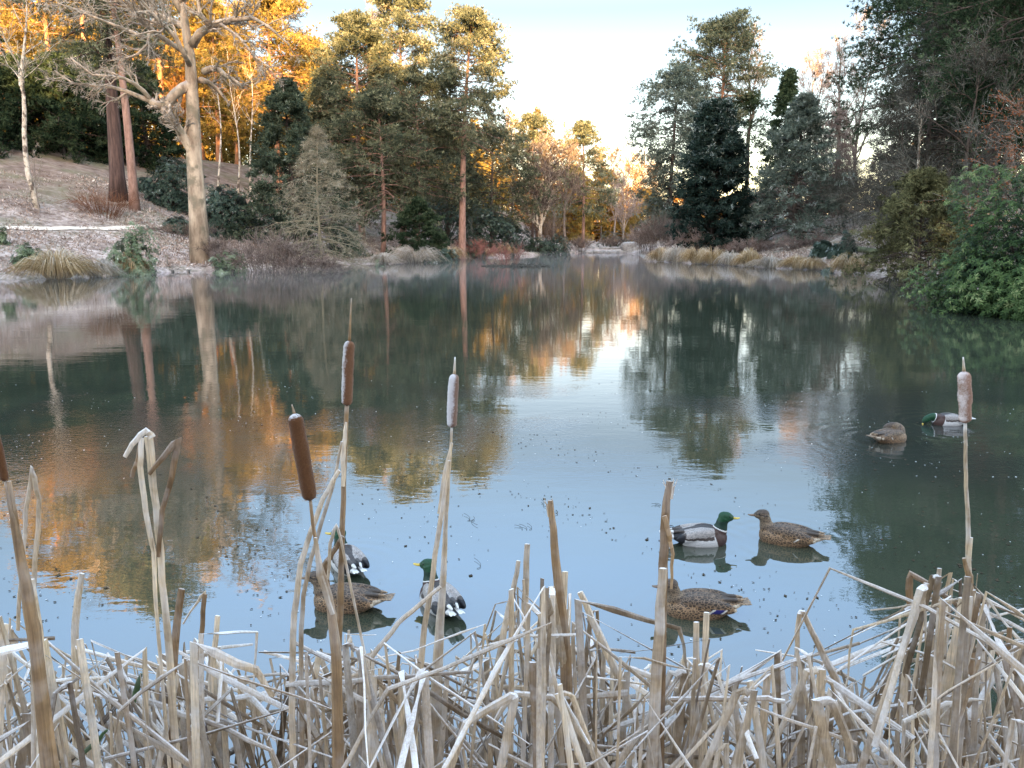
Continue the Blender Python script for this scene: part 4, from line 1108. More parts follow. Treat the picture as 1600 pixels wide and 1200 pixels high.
for _ in range(50):
    y = r.uniform(150, 260); px = r.uniform(700, 1110); x = (px - 800) / F * y
    lim = np.interp(px, [700, 800, 900, 960, 1030, 1110], [235, 255, 285, 292, 312, 300])
    top = r.uniform(lim, lim + 35)
    z = ground_at(x, y); H = (370 - top) / F * y + CAM_H - z
    if H > 3: sp_.append((x, y, H, r.uniform(3, 5.5)))
wood_mass('distant_wood', 'orange lit wood closing the far end of the valley', sp_, 'twig_sunlit', 1.3, 79)
sp_ = []
for _ in range(60):
    y = r.uniform(88, 150); px = r.uniform(1130, 1950); x = (px - 800) / F * y
    lim = np.interp(px, [1130, 1250, 1400, 1600, 1950], [275, 250, 215, 190, 100])
    top = r.uniform(lim, lim + 50)
    z = ground_at(x, y); H = (370 - top) / F * y + CAM_H - z
    if H > 3: sp_.append((x, y, H, r.uniform(2.5, 4.2)))
wood_mass('distant_wood', 'dim brown wood behind the right bank', sp_, 'twig_brown', .8, 80, .8)

# unseen wooded rise behind the viewer, treetops shaped to cast shade on chosen trees
sp_ = []
sb = MB()
for _ in range(600):
    x = r.uniform(-150, 170); y = r.uniform(-82, -52)
    sp_.append((x, y, np.interp(x, [-150, -40, 20, 36, 39, 47, 50, 60, 170], SHADE_HILL) + r.uniform(-5, 2.5) - ground_at(x, y), r.uniform(4.5, 6.5)))
wood_mass('distant_wood', 'unseen dark wood behind the viewer, shaped to block the low sun', sp_, 'pine_dark', 2.2, 81, 1.0)
# ================================================================== REEDS AND CATTAILS
def reed_mat(name, c1, c2, frost=1.0, dark=0.0):
    m, nt, out = new_mat(name)
    v = attr_v(nt)
    base = ramp(nt, v, [(0, c1), (.55, tuple((a + b_) / 2 for a, b_ in zip(c1, c2))), (1, c2)])
    pos = geo(nt)
    streak = noise(nt, 1, 4, mapped(nt, pos, (260, 260, 9)), .6)
    base = mixc(nt, 1.0, base, ramp(nt, streak, [(.3, (.62, .58, .54)), (.7, (1.2, 1.18, 1.14))]), 'MULTIPLY')
    blot = ramp(nt, noise(nt, 9, 4, pos, .65), [(.42, (0, 0, 0)), (.68, (1, 1, 1))])
    base = mixc(nt, math_(nt, 'MULTIPLY', blot, .55), base, tuple(.38 * a for a in c1))
    # rime on the faces that look up, speckled
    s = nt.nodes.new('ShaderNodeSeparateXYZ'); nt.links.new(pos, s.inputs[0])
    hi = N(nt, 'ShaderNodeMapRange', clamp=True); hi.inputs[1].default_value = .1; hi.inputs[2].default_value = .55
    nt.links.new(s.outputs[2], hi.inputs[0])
    fz = math_(nt, 'MULTIPLY', up_facing(nt, -.05, .75), ramp(nt, noise(nt, 120, 3, pos, .7), [(.3, (.35, .35, .35)), (.62, (1, 1, 1))]))
    fz = math_(nt, 'ADD', fz, math_(nt, 'MULTIPLY', ramp(nt, noise(nt, 14, 3, pos), [(.46, (0, 0, 0)), (.66, (1, 1, 1))]), .38), True)
    fz = math_(nt, 'MULTIPLY', math_(nt, 'MULTIPLY', fz, frost), hi.outputs[0])
    base = mixc(nt, fz, base, (.72, .69, .69))
    base = mixc(nt, math_(nt, 'SUBTRACT', 1.0, hi.outputs[0]), base, mixc(nt, .75, base, (.05, .035, .025)))   # occlusion shade painted in: leaves darken down towards the water
    d = N(nt, 'ShaderNodeBsdfPrincipled', i_Roughness=.75); d.inputs['Specular IOR Level'].default_value = .25
    nt.links.new(base, d.inputs['Base Color'])
    b = N(nt, 'ShaderNodeBump', i_Strength=.5, i_Distance=.003); nt.links.new(streak, b.inputs['Height']); nt.links.new(b.outputs[0], d.inputs['Normal'])
    nt.links.new(d.outputs[0], out.inputs[0])
    return m
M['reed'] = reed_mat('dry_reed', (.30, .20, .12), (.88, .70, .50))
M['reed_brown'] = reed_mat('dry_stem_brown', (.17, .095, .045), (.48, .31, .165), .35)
M['reed_old_shade'] = reed_mat('weathered_reed_shaded', (.15, .10, .06), (.60, .46, .32), .7)  # older leaves, darkened further as painted shade behind the single ones
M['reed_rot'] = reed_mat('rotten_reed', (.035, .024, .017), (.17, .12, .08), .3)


def strap(b, pts, w, th, rng, a=.5, face=None, taper=.85, twist=0.0):
    """a dry strap leaf: lens-shaped section swept along a kinked polyline with hard creases"""
    pts = np.asarray(pts, float); n = len(pts)
    w = np.broadcast_to(w, (n,)).astype(float); 
    T = norm(np.gradient(pts, axis=0))
    seg = norm(np.diff(pts, axis=0))
    f0 = np.array([0, -1.0, .25]) if face is None else np.asarray(face, float)
    V = []
    for i in range(n):
        t = T[i]
        s = np.cross(t, f0); 
        if np.linalg.norm(s) < .15: s = np.cross(t, np.array([1.0, .2, .1]))
        s = norm(s); u = np.cross(s, t)
        ang = twist * i / max(n - 1, 1)
        s, u = s * math.cos(ang) + u * math.sin(ang), u * math.cos(ang) - s * math.sin(ang)
        k = w[i] * .5; h = th * .5
        V += [pts[i] - s * k, pts[i] - s * k * .45 - u * h, pts[i] + s * k * .45 - u * h * 1.25, pts[i] + s * k, pts[i] + s * k * .4 + u * h * .8, pts[i] - s * k * .5 + u * h]
    q = []
    for i in range(n - 1):
        for j in range(6):
            q.append([i * 6 + j, i * 6 + (j + 1) % 6, (i + 1) * 6 + (j + 1) % 6, (i + 1) * 6 + j])
    caps = [[0, 1, 2, 3], [0, 3, 4, 5]]
    e = (n - 1) * 6
    caps += [[e + 3, e + 2, e + 1, e], [e + 5, e + 4, e + 3, e]]
    b.add(np.array(V), q + caps, None, a)


def dens(pts, n):
    """subdivide a polyline lightly with a small wobble, keeping its kinks"""
    pts = np.asarray(pts, float); out_ = []
    for i in range(len(pts) - 1):
        for f in np.linspace(0, 1, n, endpoint=False):
            out_.append(pts[i] * (1 - f) + pts[i + 1] * f)
    return np.array(out_ + [pts[-1]])


rg = np.random.default_rng(900)


def px_line(pxs, Y, bow=.004):
    Ys = np.broadcast_to(Y, (len(pxs),)) if np.ndim(Y) == 0 else np.interp(np.linspace(0, 1, len(pxs)), np.linspace(0, 1, len(Y)), Y)
    p = np.array([P(a, b_, y) for (a, b_), y in zip(pxs, Ys)])
    q = dens(p, 3)
    q[1:-1] += rg.normal(0, bow, (len(q) - 2, 3)) * .35
    return q


def stalk(name, label, pxs, Y, wpx, mat='reed', cat='reed', group=None, th=.3, a=None, parent=None, face=None, twist=0.0):
    q = px_line(pxs, Y, .0025)
    if parent is None and q[-1, 2] > .08 and pxs[-1][1] > pxs[-2][1] and not any(k in label for k in ('drooping', 'hanging', 'folded over', 'folded sharply', 'tip on top', 'level')):
        d = q[-1] - q[-2]; d = d / max(-d[2], 1e-4); d[0] *= .6       # carry the stalk on down to the water
        q = np.concatenate([q, q[-1] + d * np.array([.5, .9, 1.0])[:, None] * (q[-1, 2] + .05)])
    y0 = Y if np.ndim(Y) == 0 else Y[0]
    wpx = np.atleast_1d(wpx)
    w = np.interp(np.linspace(0, 1, len(q)), np.linspace(0, 1, len(wpx)), wpx) * y0 / F
    b = MB()
    strap(b, q, w, float(np.mean(w)) * th, rg, rg.uniform(.2, .95) if a is None else a, face, twist=twist)
    if parent is not None:
        b.v = [v - np.array(parent.location) for v in b.v]
        return b.build(name, M[mat], parent, smooth=False)
    o = b.build(name, M[mat], smooth=False, origin=q[-1])
    return tag(o, label, cat, group)


def spike_mat(name, c, cf, side, amount):
    """velvety brown seed head with rime; side = direction the rime sits on"""
    m, nt, out = new_mat(name)
    o = coords(nt, 'Object')
    f = noise(nt, 260, 3, o, .7); big = noise(nt, 22, 3, o)
    base = mixc(nt, f, tuple(.6 * x for x in c), tuple(1.35 * x for x in c))
    dt = N(nt, 'ShaderNodeVectorMath', operation='DOT_PRODUCT'); dt.inputs[1].default_value = side
    nt.links.new(geo(nt, 'Normal'), dt.inputs[0])
    k = math_(nt, 'ADD', dt.outputs['Value'], math_(nt, 'MULTIPLY', math_(nt, 'SUBTRACT', big, .5), .9))
    k = math_(nt, 'ADD', k, math_(nt, 'MULTIPLY', math_(nt, 'SUBTRACT', f, .5), .9))
    fr = ramp(nt, k, [(max(0, .62 - amount), (0, 0, 0)), (min(1, .95 - amount * .6), (1, 1, 1))])
    base = mixc(nt, fr, base, cf)
    p = N(nt, 'ShaderNodeBsdfPrincipled', i_Roughness=1.0); p.inputs['Specular IOR Level'].default_value = .1
    p.inputs['Sheen Weight'].default_value = .15
    nt.links.new(base, p.inputs['Base Color'])
    b = N(nt, 'ShaderNodeBump', i_Strength=.7, i_Distance=.003); nt.links.new(f, b.inputs['Height']); nt.links.new(b.outputs[0], p.inputs['Normal'])
    nt.links.new(p.outputs[0], out.inputs[0])
    return m


def seed_head(root, p0, p1, r, mat, lumps=0.0, seed=1):
    """rounded spike between two points"""
    rng = np.random.default_rng(seed)
    o3 = np.array(root.location)
    n, k = 40, 26
    s = np.linspace(0, 1, n)
    L = np.linalg.norm(p1 - p0); e = r / L * 1.05
    prof = np.ones(n)
    lo = s < e; prof[lo] = np.sqrt(np.clip(1 - ((e - s[lo]) / e) ** 2, .02, 1))
    hi = s > 1 - e * .8; prof[hi] = np.sqrt(np.clip(1 - ((s[hi] - 1 + e * .8) / (e * .8)) ** 2, .03, 1))
    prof *= (.93 + .07 * np.sin(s * PI)) * (1 + .02 * np.sin(s * 17 + seed))
    d = norm(p1 - p0); a = norm(np.cross(d, [0, 1, .1])); bb = np.cross(d, a)
    th = np.arange(k) * 2 * PI / k
    cen = p0 + (p1 - p0) * s[:, None] + a * (np.sin(s * PI) * .03 * L * rng.uniform(-.4, .4))[:, None]
    rad = r * prof[:, None] * (1 + rng.normal(0, .030, (n, k)) + lumps * np.sin(s[:, None] * 9 + seed) * np.sin(th[None] * 2 + s[:, None] * 5 + seed))
    V = cen[:, None] + (a * np.cos(th)[:, None] + bb * np.sin(th)[:, None])[None] * rad[..., None]
    idx = np.arange(n * k).reshape(n, k); nx = np.roll(idx, -1, 1)
    q = np.stack([idx[:-1], nx[:-1], nx[1:], idx[1:]], -1).reshape(-1, 4)
    fan = np.array([[0, x, x + 1] for x in range(1, k - 1)])
    b = MB(); b.add(V.reshape(-1, 3) - o3, q, np.concatenate([fan[:, ::-1], fan + (n - 1) * k]))
    return b.build('seed_head', mat, root)


def cattail(label, top, bot, Y, rpx, spire, stem, stem_w, mat, lumps=0.0, seed=1, smat='reed_brown', leafs=()):
    base = P(*stem[-1], Y) if np.ndim(Y) == 0 else P(*stem[-1], Y[-1])
    Yh = Y if np.ndim(Y) == 0 else Y[0]
    bz = base.copy()
    if len(stem) > 1:                                      # run the stem on down to the water
        d = P(*stem[-1], Yh) - P(*stem[-2], Yh); d = d / max(abs(d[2]), 1e-6)
        bz = base + d * (base[2] + .05)
    root = tag(empty('cattail', bz), label, 'cattail')
    o3 = np.array(root.location)
    k = Yh / F
    seed_head(root, P(*top, Yh), P(*bot, Yh), rpx * k, mat, lumps, seed)
    sp_ = np.array([P(a, b_, Yh) for a, b_ in [top] + list(spire)])
    b = MB(); tubes(b, dens(sp_, 4) - o3, np.linspace(2.6, 1.0, len(dens(sp_, 4))) * k, 6, .6); b.build('spire', M[smat], root)
    pts = np.array([P(a, b_, Yh) for a, b_ in [bot] + list(stem)] + [bz])
    q = dens(pts, 6); q[2:-1] += np.cumsum(rg.normal(0, .0006, (len(q) - 3, 3)), 0)
    w = np.interp(np.linspace(0, 1, len(q)), np.linspace(0, 1, len(stem_w)), stem_w) * k * .5
    b = MB(); tubes(b, q - o3, w, 8, .45); b.build('stem', M[smat], root)
    for pxs, wp in leafs:
        stalk('leaf', None, pxs, Yh - .01, wp, 'reed', parent=root)
    return root


S_BROWN = spike_mat('seed_head_brown', (.105, .044, .018), (.55, .52, .52), (-.25, -.1, .9), .10)
S_HALF = spike_mat('seed_head_half_frosted', (.16, .075, .04), (.50, .46, .46), (-.75, -.2, .45), .30)
S_WHITE = spike_mat('seed_head_white_frosted', (.20, .12, .09), (.56, .52, .53), (-.85, -.45, .3), .62)
S_PINK = spike_mat('seed_head_pinkish', (.30, .17, .12), (.55, .46, .44), (-.6, -.4, .5), .26)
cattail('tilted thick brown cattail head with a white frosty cap', (460, 646), (485, 782), 1.55, 12.5, [(456, 632)], [(490, 830), (497, 880), (512, 930), (526, 1010), (530, 1200)], [5, 6, 9, 16, 20, 22], S_BROWN, .01, 1, leafs=[([(493, 840), (500, 900), (520, 960)], [6, 12, 8])])
cattail('tallest cattail, brown head frosted on its left with a long thin spire', (546, 532), (542, 634), 1.85, 9, [(547, 505), (549, 466)], [(538, 720), (534, 840), (530, 960), (526, 1080), (524, 1200)], [7, 8, 10, 14, 16, 17], S_HALF, .01, 2,
        leafs=[([(541, 660), (537, 700), (536, 760)], [4, 9, 6])])
cattail('thin cattail with a greyish white frosted head in the middle', (710, 584), (706, 668), 1.95, 8.5, [(711, 558)], [(703, 720), (699, 800), (695, 900), (689, 1000), (684, 1120)], [4, 5, 8, 14, 22, 24], S_WHITE, .015, 3, smat='reed',
        leafs=[([(706, 692), (697, 740), (687, 803)], [4, 9, 8])])
cattail('lumpy pinkish cattail head standing alone at the right', (1506, 580), (1508, 661), 2.15, 9.5, [(1505, 558)], [(1508, 760), (1511, 830), (1512, 900), (1511, 1000)], [5, 6, 7, 10, 13, 14], S_PINK, .13, 4, smat='reed')
cattail('slender dark cattail head cut by the left edge', (-12, 660), (8, 752), 1.5, 6.5, [(-18, 630)], [(24, 820), (36, 890), (52, 980), (72, 1200)], [5, 12, 18, 24, 26], S_BROWN, .01, 5)
cattail('short broken cattail head capped with snow low in the left tangle', (309, 1126), (313, 1166), 1.75, 14, [(309, 1122)], [(318, 1185), (320, 1230)], [6, 7, 7], spike_mat('seed_head_snow_cap', (.09, .05, .04), (.75, .75, .76), (0, -.1, .95), .25), .06, 6)

# ---- single tall stalks one can tell apart
T_ = [
    ('tall broken stalk with a splintered top in the middle', [(860, 782), (866, 850), (874, 930), (884, 1020), (890, 1210)], 1.9, [9, 14, 18, 22, 27], 'reed_brown'),
    ('thick broken stalk with a frayed fibrous top in front of the lone brown duck', [(1046, 752), (1040, 800), (1036, 880), (1034, 960), (1030, 1210)], 1.75, [10, 15, 16, 18, 22], 'reed_brown'),
    ('pale cut stalk leaning against the thick frayed stalk', [(1036, 888), (1030, 980), (1024, 1090), (1017, 1210)], 1.68, [14, 19, 21, 23], 'reed'),
    ('thin drooping leaf hanging beside the thick frayed stalk', [(1038, 806), (1046, 836), (1051, 866), (1049, 920)], 1.74, [9, 8, 6, 4], 'reed_brown'),
    ('tall bare stalk with a crooked frosted top left of the cattails', [(232, 682), (240, 760), (250, 860), (262, 1000), (274, 1160)], 1.7, [15, 12, 12, 14, 16], 'reed'),
    ('greyish leaf rising beside the crooked frosted stalk', [(221, 684), (219, 730), (228, 800), (240, 862), (244, 950)], 1.68, [9, 10, 9, 7, 5], 'reed'),
    ('bent leaf folded over at the right of the crooked frosted stalk', [(233, 741), (256, 712), (278, 685), (268, 745), (253, 800), (247, 870)], 1.69, [7, 10, 12, 10, 9, 8], 'reed_brown'),
    ('short folded leaf tip on top of the crooked frosted stalk', [(195, 714), (206, 694), (228, 672), (238, 684)], 1.68, [7, 9, 10, 12], 'reed'),
    ('small hanging leaf under the top of the crooked frosted stalk', [(206, 746), (214, 720), (222, 688)], 1.71, [7, 9, 8], 'reed_brown'),
    ('narrow leaf folded into a sharp peak at the left', [(28, 985), (34, 900), (41, 800), (50, 730), (61, 780), (57, 850), (52, 925)], 1.62, [7, 8, 8, 9, 9, 9, 8], 'reed'),
    ('brown stalk rising from the lower left corner beside the edge cattail', [(14, 752), (24, 820), (40, 920), (58, 1030), (84, 1210)], 1.5, [8, 17, 20, 24, 30], 'reed_brown'),
    ('grey stalk just right of the brown stalk in the lower left corner', [(48, 905), (60, 980), (68, 1080), (64, 1210)], 1.6, [14, 17, 17, 20], 'reed'),
    ('long grey leaf curving from the tallest cattail down to the tangle', [(530, 735), (505, 780), (486, 830), (470, 880), (460, 960), (456, 1070), (458, 1210)], 1.75, [7, 8, 9, 10, 11, 12, 14], 'reed'),
    ('paler thin leaf curving inside the long grey leaf', [(534, 690), (520, 760), (492, 850), (474, 930), (470, 1010), (471, 1210)], 1.78, [4, 6, 7, 8, 9, 10], 'reed'),
    ('grey leaf slanting past the left side of the middle cattail', [(702, 720), (690, 800), (676, 900), (664, 980), (654, 1060)], 1.9, [6, 8, 9, 11, 12], 'reed'),
    ('thin stalk slanting across the drake right of the middle cattail', [(688, 917), (655, 945), (622, 974), (590, 1015), (553, 1060)], 1.85, [6, 8, 8, 9, 9], 'reed'),
    ('upright leaf with a pointed top under the tall brown duck', [(512, 905), (516, 850), (526, 820), (532, 840)], 1.82, [5, 6, 5, 4], 'reed'),
    ('dark bent leaf crossing the drake behind the cattails', [(536, 838), (520, 865), (507, 882), (520, 1000), (528, 1090)], 1.83, [8, 9, 10, 12, 12], 'reed_brown'),
    ('upright blunt stalk at the left, brighter on its left side', [(128, 896), (122, 930), (117, 985)], 2.1, [10, 13, 14], 'reed'),
    ('upright stalk close right of the crooked frosted stalk', [(284, 920), (276, 980), (270, 1060), (268, 1180)], 1.8, [12, 14, 15, 17], 'reed_brown'),
    ('short upright stalk standing in clear water left of the cattails', [(320, 928), (314, 1000), (310, 1060)], 2.1, [8, 9, 10], 'reed_brown'),
    ('folded blade with a thin drooping tip left of the cattails', [(286, 975), (305, 945), (319, 925), (316, 960)], 2.1, [3, 4, 6, 8], 'reed'),
    ('paired short stalk with a squared top right of the clear water', [(340, 962), (336, 1010), (330, 1060)], 2.0, [9, 10, 11], 'reed'),
    ('frost whitened leaf standing out of the right hand clump', [(1502, 934), (1494, 1000), (1480, 1070), (1474, 1110), (1490, 1190)], 1.9, [10, 19, 20, 16, 14], 'reed'),
    ('upright leaf left of the lumpy pinkish cattail', [(1468, 888), (1462, 930), (1452, 1000)], 2.2, [8, 10, 12], 'reed'),
    ('folded dark leaf on the left of the right hand clump', [(1426, 975), (1420, 920), (1422, 896), (1450, 912), (1490, 940)], 2.2, [12, 13, 9, 8, 8], 'reed_brown'),
    ('broad tan sheath around the lumpy pinkish cattail stem', [(1506, 872), (1514, 900), (1516, 970), (1517, 1040)], 2.12, [6, 14, 15, 12], 'reed_brown'),
    ('thin leaf arching right of the lumpy pinkish cattail', [(1518, 840), (1512, 900), (1528, 960), (1538, 1020)], 2.14, [5, 10, 9, 8], 'reed'),
    ('upright stalk at the far right edge', [(1578, 980), (1574, 1030), (1576, 1100)], 2.1, [9, 12, 13], 'reed_brown'),
    ('twin pale stalk left, under the lone brown duck', [(1088, 972), (1088, 1060), (1086, 1210)], 1.8, [10, 13, 15], 'reed'),
    ('twin pale stalk right, taller and whiter, under the lone brown duck', [(1104, 957), (1101, 1050), (1098, 1210)], 1.8, [10, 13, 15], 'reed'),
    ('white frosted leaf lying level across the twin pale stalks', [(1048, 1092), (1110, 1092), (1200, 1092), (1226, 1096)], 1.7, [8, 10, 10, 8], 'reed'),
    ('white folded leaf making a peak at the right of the twin stalks', [(1243, 1040), (1249, 958), (1254, 957), (1290, 1030), (1318, 1085), (1336, 1210)], 2.0, [8, 9, 10, 14, 15, 15], 'reed'),
    ('tan leaf folded sharply below the middle cattail', [(700, 1210), (728, 1130), (800, 1086), (805, 1092), (780, 1210)], 1.6, [13, 14, 15, 14, 16], 'reed'),
    ('tallest upright stalk of the middle clump, white edged', [(824, 850), (821, 930), (822, 975)], 2.15, [9, 12, 12], 'reed'),
    ('slanting broken stalk left in the middle clump', [(810, 876), (800, 930), (788, 985), (775, 1060)], 2.15, [7, 10, 12, 13], 'reed'),
    ('blunt pale stalk standing right of the splintered stalk', [(883, 893), (880, 950), (884, 1010)], 2.1, [10, 12, 12], 'reed'),
    ('long pale leaf slanting down right from the middle clump', [(906, 925), (934, 985), (968, 1060), (1000, 1150)], 2.0, [10, 14, 14, 12], 'reed'),
    ('white leaf lying flat left of the splintered stalk', [(775, 1125), (800, 1083), (862, 1090), (884, 1108)], 1.7, [8, 11, 14, 15], 'reed'),
]
for lb, pxs, Y, w, mt in T_:
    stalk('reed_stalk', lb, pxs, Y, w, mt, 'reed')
# frayed fibres on the two broken tops belong to those stalks: short splinters
def fibres(host, px, py, Y, n):
    b = MB(); o3 = np.array(host.location)
    for _ in range(n):
        a_ = rg.uniform(-7, 7); q = px_line([(px + a_ * .5, py + 16), (px + a_, py - 4), (px + a_ * 1.7, py - rg.uniform(4, 16))], Y, .001)
        strap(b, q - o3, np.linspace(.0035, .0012, len(q)), .0012, rg, rg.uniform(.4, .95))
    b.build('splintered_tip', M['reed'], host, smooth=False)
hosts = [o for o in C.objects if o.get('label') in (T_[0][0], T_[1][0])]
for h in hosts:
    if 'splintered' in h['label']: fibres(h, 860, 792, 1.9, 5)
    else: fibres(h, 1047, 764, 1.75, 12)

# ---- the tangle: broken, kinked leaves; the nearest 240 each on their own, the rest as one mass
TOPLINE = [(-40, 960), (0, 950), (40, 985), (90, 1000), (150, 985), (200, 1015), (260, 1000), (300, 985), (345, 990), (400, 1045), (440, 1000), (500, 985), (560, 975), (620, 1010), (700, 1000), (760, 965), (790, 905), (825, 880), (870, 905), (930, 950),
           (1000, 1040), (1060, 1010), (1110, 985), (1160, 1020), (1210, 1010), (1250, 975), (1300, 1020), (1350, 1055), (1400, 1020), (1425, 915), (1480, 885), (1530, 890), (1565, 970), (1640, 990)]
tx, ty = np.array(TOPLINE, float).T
def kinked(rng, deep):
    """one dry leaf rising from the water, broken once or twice"""
    px = rng.uniform(-60, 1660); cl = None
    if rng.uniform() < .6:                                 # gather into clumps
        c_ = cl = rng.choice([15, 60, 150, 250, 330, 480, 560, 640, 800, 850, 900, 960, 1090, 1130, 1250, 1290, 1445, 1470, 1490, 1515, 1530, 1590])
        px = rng.normal(c_, 38)
    Y = rng.uniform(1.75, 2.75) if deep else rng.uniform(1.6, 2.5)
    lim = np.interp(px, tx, ty)
    if rng.uniform() < .5: top_py = lim + abs(rng.normal(0, 45)) + 4
    else: top_py = rng.uniform(lim + 20, 1200)
    tp = P(px, top_py, Y)
    for _ in range(3):
        if tp[2] > .12: break
        top_py -= 60; tp = P(px, top_py, Y)
    bx = tp[0] + rng.normal(0, .20); by = Y + rng.normal(0, .14)
    if cl is not None: bx = P(rng.normal(cl, 22), 1100, Y)[0]
    base = np.array([bx, by, -.05])
    pts = [base, base * .5 + tp * .5 + rng.normal(0, .02, 3), tp]
    u = rng.uniform()
    L = rng.uniform(.13, .55)
    a_ = rng.uniform(0, 2 * PI)
    dh = np.array([np.cos(a_), np.sin(a_) * .6, 0])
    if u < .6:                                             # snapped: the end hangs or lies level
        pts.append(tp + dh * L + np.array([0, 0, -L * rng.uniform(.2, 1.1)]))
        if rng.uniform() < .4: pts.append(pts[-1] + dh * L * .4 * rng.uniform(-1, 1) + np.array([0, 0, -L * .5]))
    elif u < .76:
        pts.append(tp + dh * .04 + np.array([0, 0, -.01])); pts.append(pts[-1] + dh * L * .35 + np.array([0, 0, -L]))
    pts = [np.array(p_) for p_ in pts]
    for p_ in pts[1:]: p_[2] = max(p_[2], .01)
    return pts


def lying(rng):
    """a fallen leaf lying across the others"""
    px = rng.uniform(-60, 1660); Y = rng.uniform(1.7, 2.7)
    lim = np.interp(px, tx, ty)
    py = rng.uniform(lim + 35, 1230)
    c_ = P(px, py, Y); c_[2] = max(c_[2], .06)
    L = rng.uniform(.2, .5)
    a_ = rng.normal(0, .5) + (PI if rng.uniform() < .5 else 0)
    d = np.array([np.cos(a_), np.sin(a_) * .7, rng.normal(0, .28)])
    pts = [c_ - d * L * .5, c_ + rng.normal(0, .012, 3), c_ + d * L * .5 + np.array([0, 0, -rng.uniform(0, .06)])]
    if rng.uniform() < .6:
        pts.append(pts[-1] + np.array([d[0] * .1, d[1] * .1, -rng.uniform(.1, .35)]))
    for p_ in pts: p_[2] = max(p_[2], .01)
    return pts


rt = np.random.default_rng(321)
mass, rot = MB(), MB()
singles = 0
todo = [('k', 0)] * 460 + [('l', 0)] * 38
for kind, _ in todo:
    pts = kinked(rt, False) if kind == 'k' else lying(rt)
    # keep the clear water in front of the ducks open
    q = dens(pts, 3); q[1:-1] += rt.normal(0, .0025, (len(q) - 2, 3))
    wd = rt.uniform(.0095, .025) * (1.1 if kind == 'k' else .85)
    w = wd * np.linspace(1.15, rt.choice([.8, .7, .45, .12]), len(q)) * np.where(rt.uniform(size=len(q)) < .15, .8, 1)
    face = np.array([rt.normal(0, .35), -1, rt.normal(.3, .25)])
    near = singles < 285 and rt.uniform() < .62
    b = MB() if near else mass
    if near:
        strap(b, q, w, wd * rt.uniform(.12, .24), rt, np.clip(rt.normal(.6, .25), 0, 1), face, twist=rt.normal(0, .25))
        o = b.build('dry_reed', M['reed'], smooth=False, origin=q[0])
        tag(o, 'broken dry reed leaf rimmed with frost in the tangle along the near edge', 'reed', 'broken reeds of the near tangle')
        singles += 1
    else:
        strap(b, q, w, wd * rt.uniform(.12, .24), rt, np.clip(rt.normal(.55, .25), 0, 1), face, twist=rt.normal(0, .5))
for _ in range(230):                                        # thin, more distant or half sunk pieces
    pts = kinked(rt, True) if rt.uniform() < .55 else lying(rt)
    q = dens(pts, 2); wd = rt.uniform(.005, .013)
    strap(mass, q, wd * np.linspace(1.1, .6, len(q)), wd * .35, rt, np.clip(rt.normal(.5, .25), 0, 1), np.array([rt.normal(0, .6), -1, rt.normal(.3, .5)]), twist=rt.normal(0, .6))
tag(mass.build('reed_litter', M['reed_old_shade'], smooth=False), 'smaller broken reed pieces filling the near tangle', kind='stuff')
for _ in range(1250):                                        # the rotten layer close to the water, coloured darker to shade the gaps
    px = rt.uniform(-80, 1680); Y = rt.uniform(1.75, 2.75)
    if 385 < px < 640 and rt.uniform() < .65: continue
    if 940 < px < 1050 and Y > 2.4: continue
    c_ = np.array([P(px, 1100, Y)[0], Y, rt.uniform(0, .22)])
    a_ = rt.uniform(0, 2 * PI); L = rt.uniform(.1, .4)
    d = np.array([np.cos(a_), np.sin(a_), rt.normal(0, .5)])
    q = dens([np.maximum(c_ - d * L / 2, [-9, -9, 0]), c_ + rt.normal(0, .015, 3), np.maximum(c_ + d * L / 2, [-9, -9, 0])], 2)
    wd = rt.uniform(.006, .018)
    strap(rot, q, wd, wd * .4, rt, rt.uniform(0, 1), np.array([rt.normal(0, .6), -1, rt.normal(.4, .5)]))
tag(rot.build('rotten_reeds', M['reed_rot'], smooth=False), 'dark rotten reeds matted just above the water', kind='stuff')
# a few green blades low in the tangle
M['green_blade'] = reed_mat('green_blade', (.03, .07, .02), (.08, .15, .05), .2)
for pxs, w in (([(208, 1100), (213, 1075), (221, 1052)], [8, 11, 4]), ([(120, 1185), (150, 1160), (168, 1140)], [7, 9, 4])):
    stalk('green_leaf', 'short fresh green blade among the dry reeds at the lower left', pxs, 1.8, w, 'green_blade', 'leaf', 'green blades in the reeds')
# ================================================================== DUCKS
def duck_mat():
    m, nt, out = new_mat('feathers')
    col = N(nt, 'ShaderNodeAttribute', attribute_name='col').outputs['Color']
    sc = attr_v(nt)                                          # how strongly the feather edging shows
    o = coords(nt)
    vo = N(nt, 'ShaderNodeTexVoronoi', feature='DISTANCE_TO_EDGE', i_Scale=1.0); nt.links.new(mapped(nt, o, (44, 74, 74)), vo.inputs['Vector'])
    edge = ramp(nt, vo.outputs['Distance'], [(.0, (2.3, 2.1, 1.85)), (.07, (1.5, 1.35, 1.2)), (.15, (.36, .33, .31)), (.5, (.30, .27, .25))])
    c2 = mixc(nt, sc, col, mixc(nt, 1.0, col, edge, 'MULTIPLY'))
    fine = noise(nt, 190, 3, mapped(nt, o, (.35, 1, 1)), .6)
    c2 = mixc(nt, .5, c2, mixc(nt, 1.0, c2, ramp(nt, fine, [(.3, (.6, .6, .6)), (.7, (1.3, 1.3, 1.3))]), 'MULTIPLY'))
    p = N(nt, 'ShaderNodeBsdfPrincipled', i_Roughness=.55); p.inputs['Specular IOR Level'].default_value = .35
    nt.links.new(c2, p.inputs['Base Color'])
    b = N(nt, 'ShaderNodeBump', i_Strength=.35, i_Distance=.004); nt.links.new(vo.outputs['Distance'], b.inputs['Height']); nt.links.new(b.outputs[0], p.inputs['Normal'])
    nt.links.new(p.outputs[0], out.inputs[0]); return m
M['feathers'] = duck_mat()
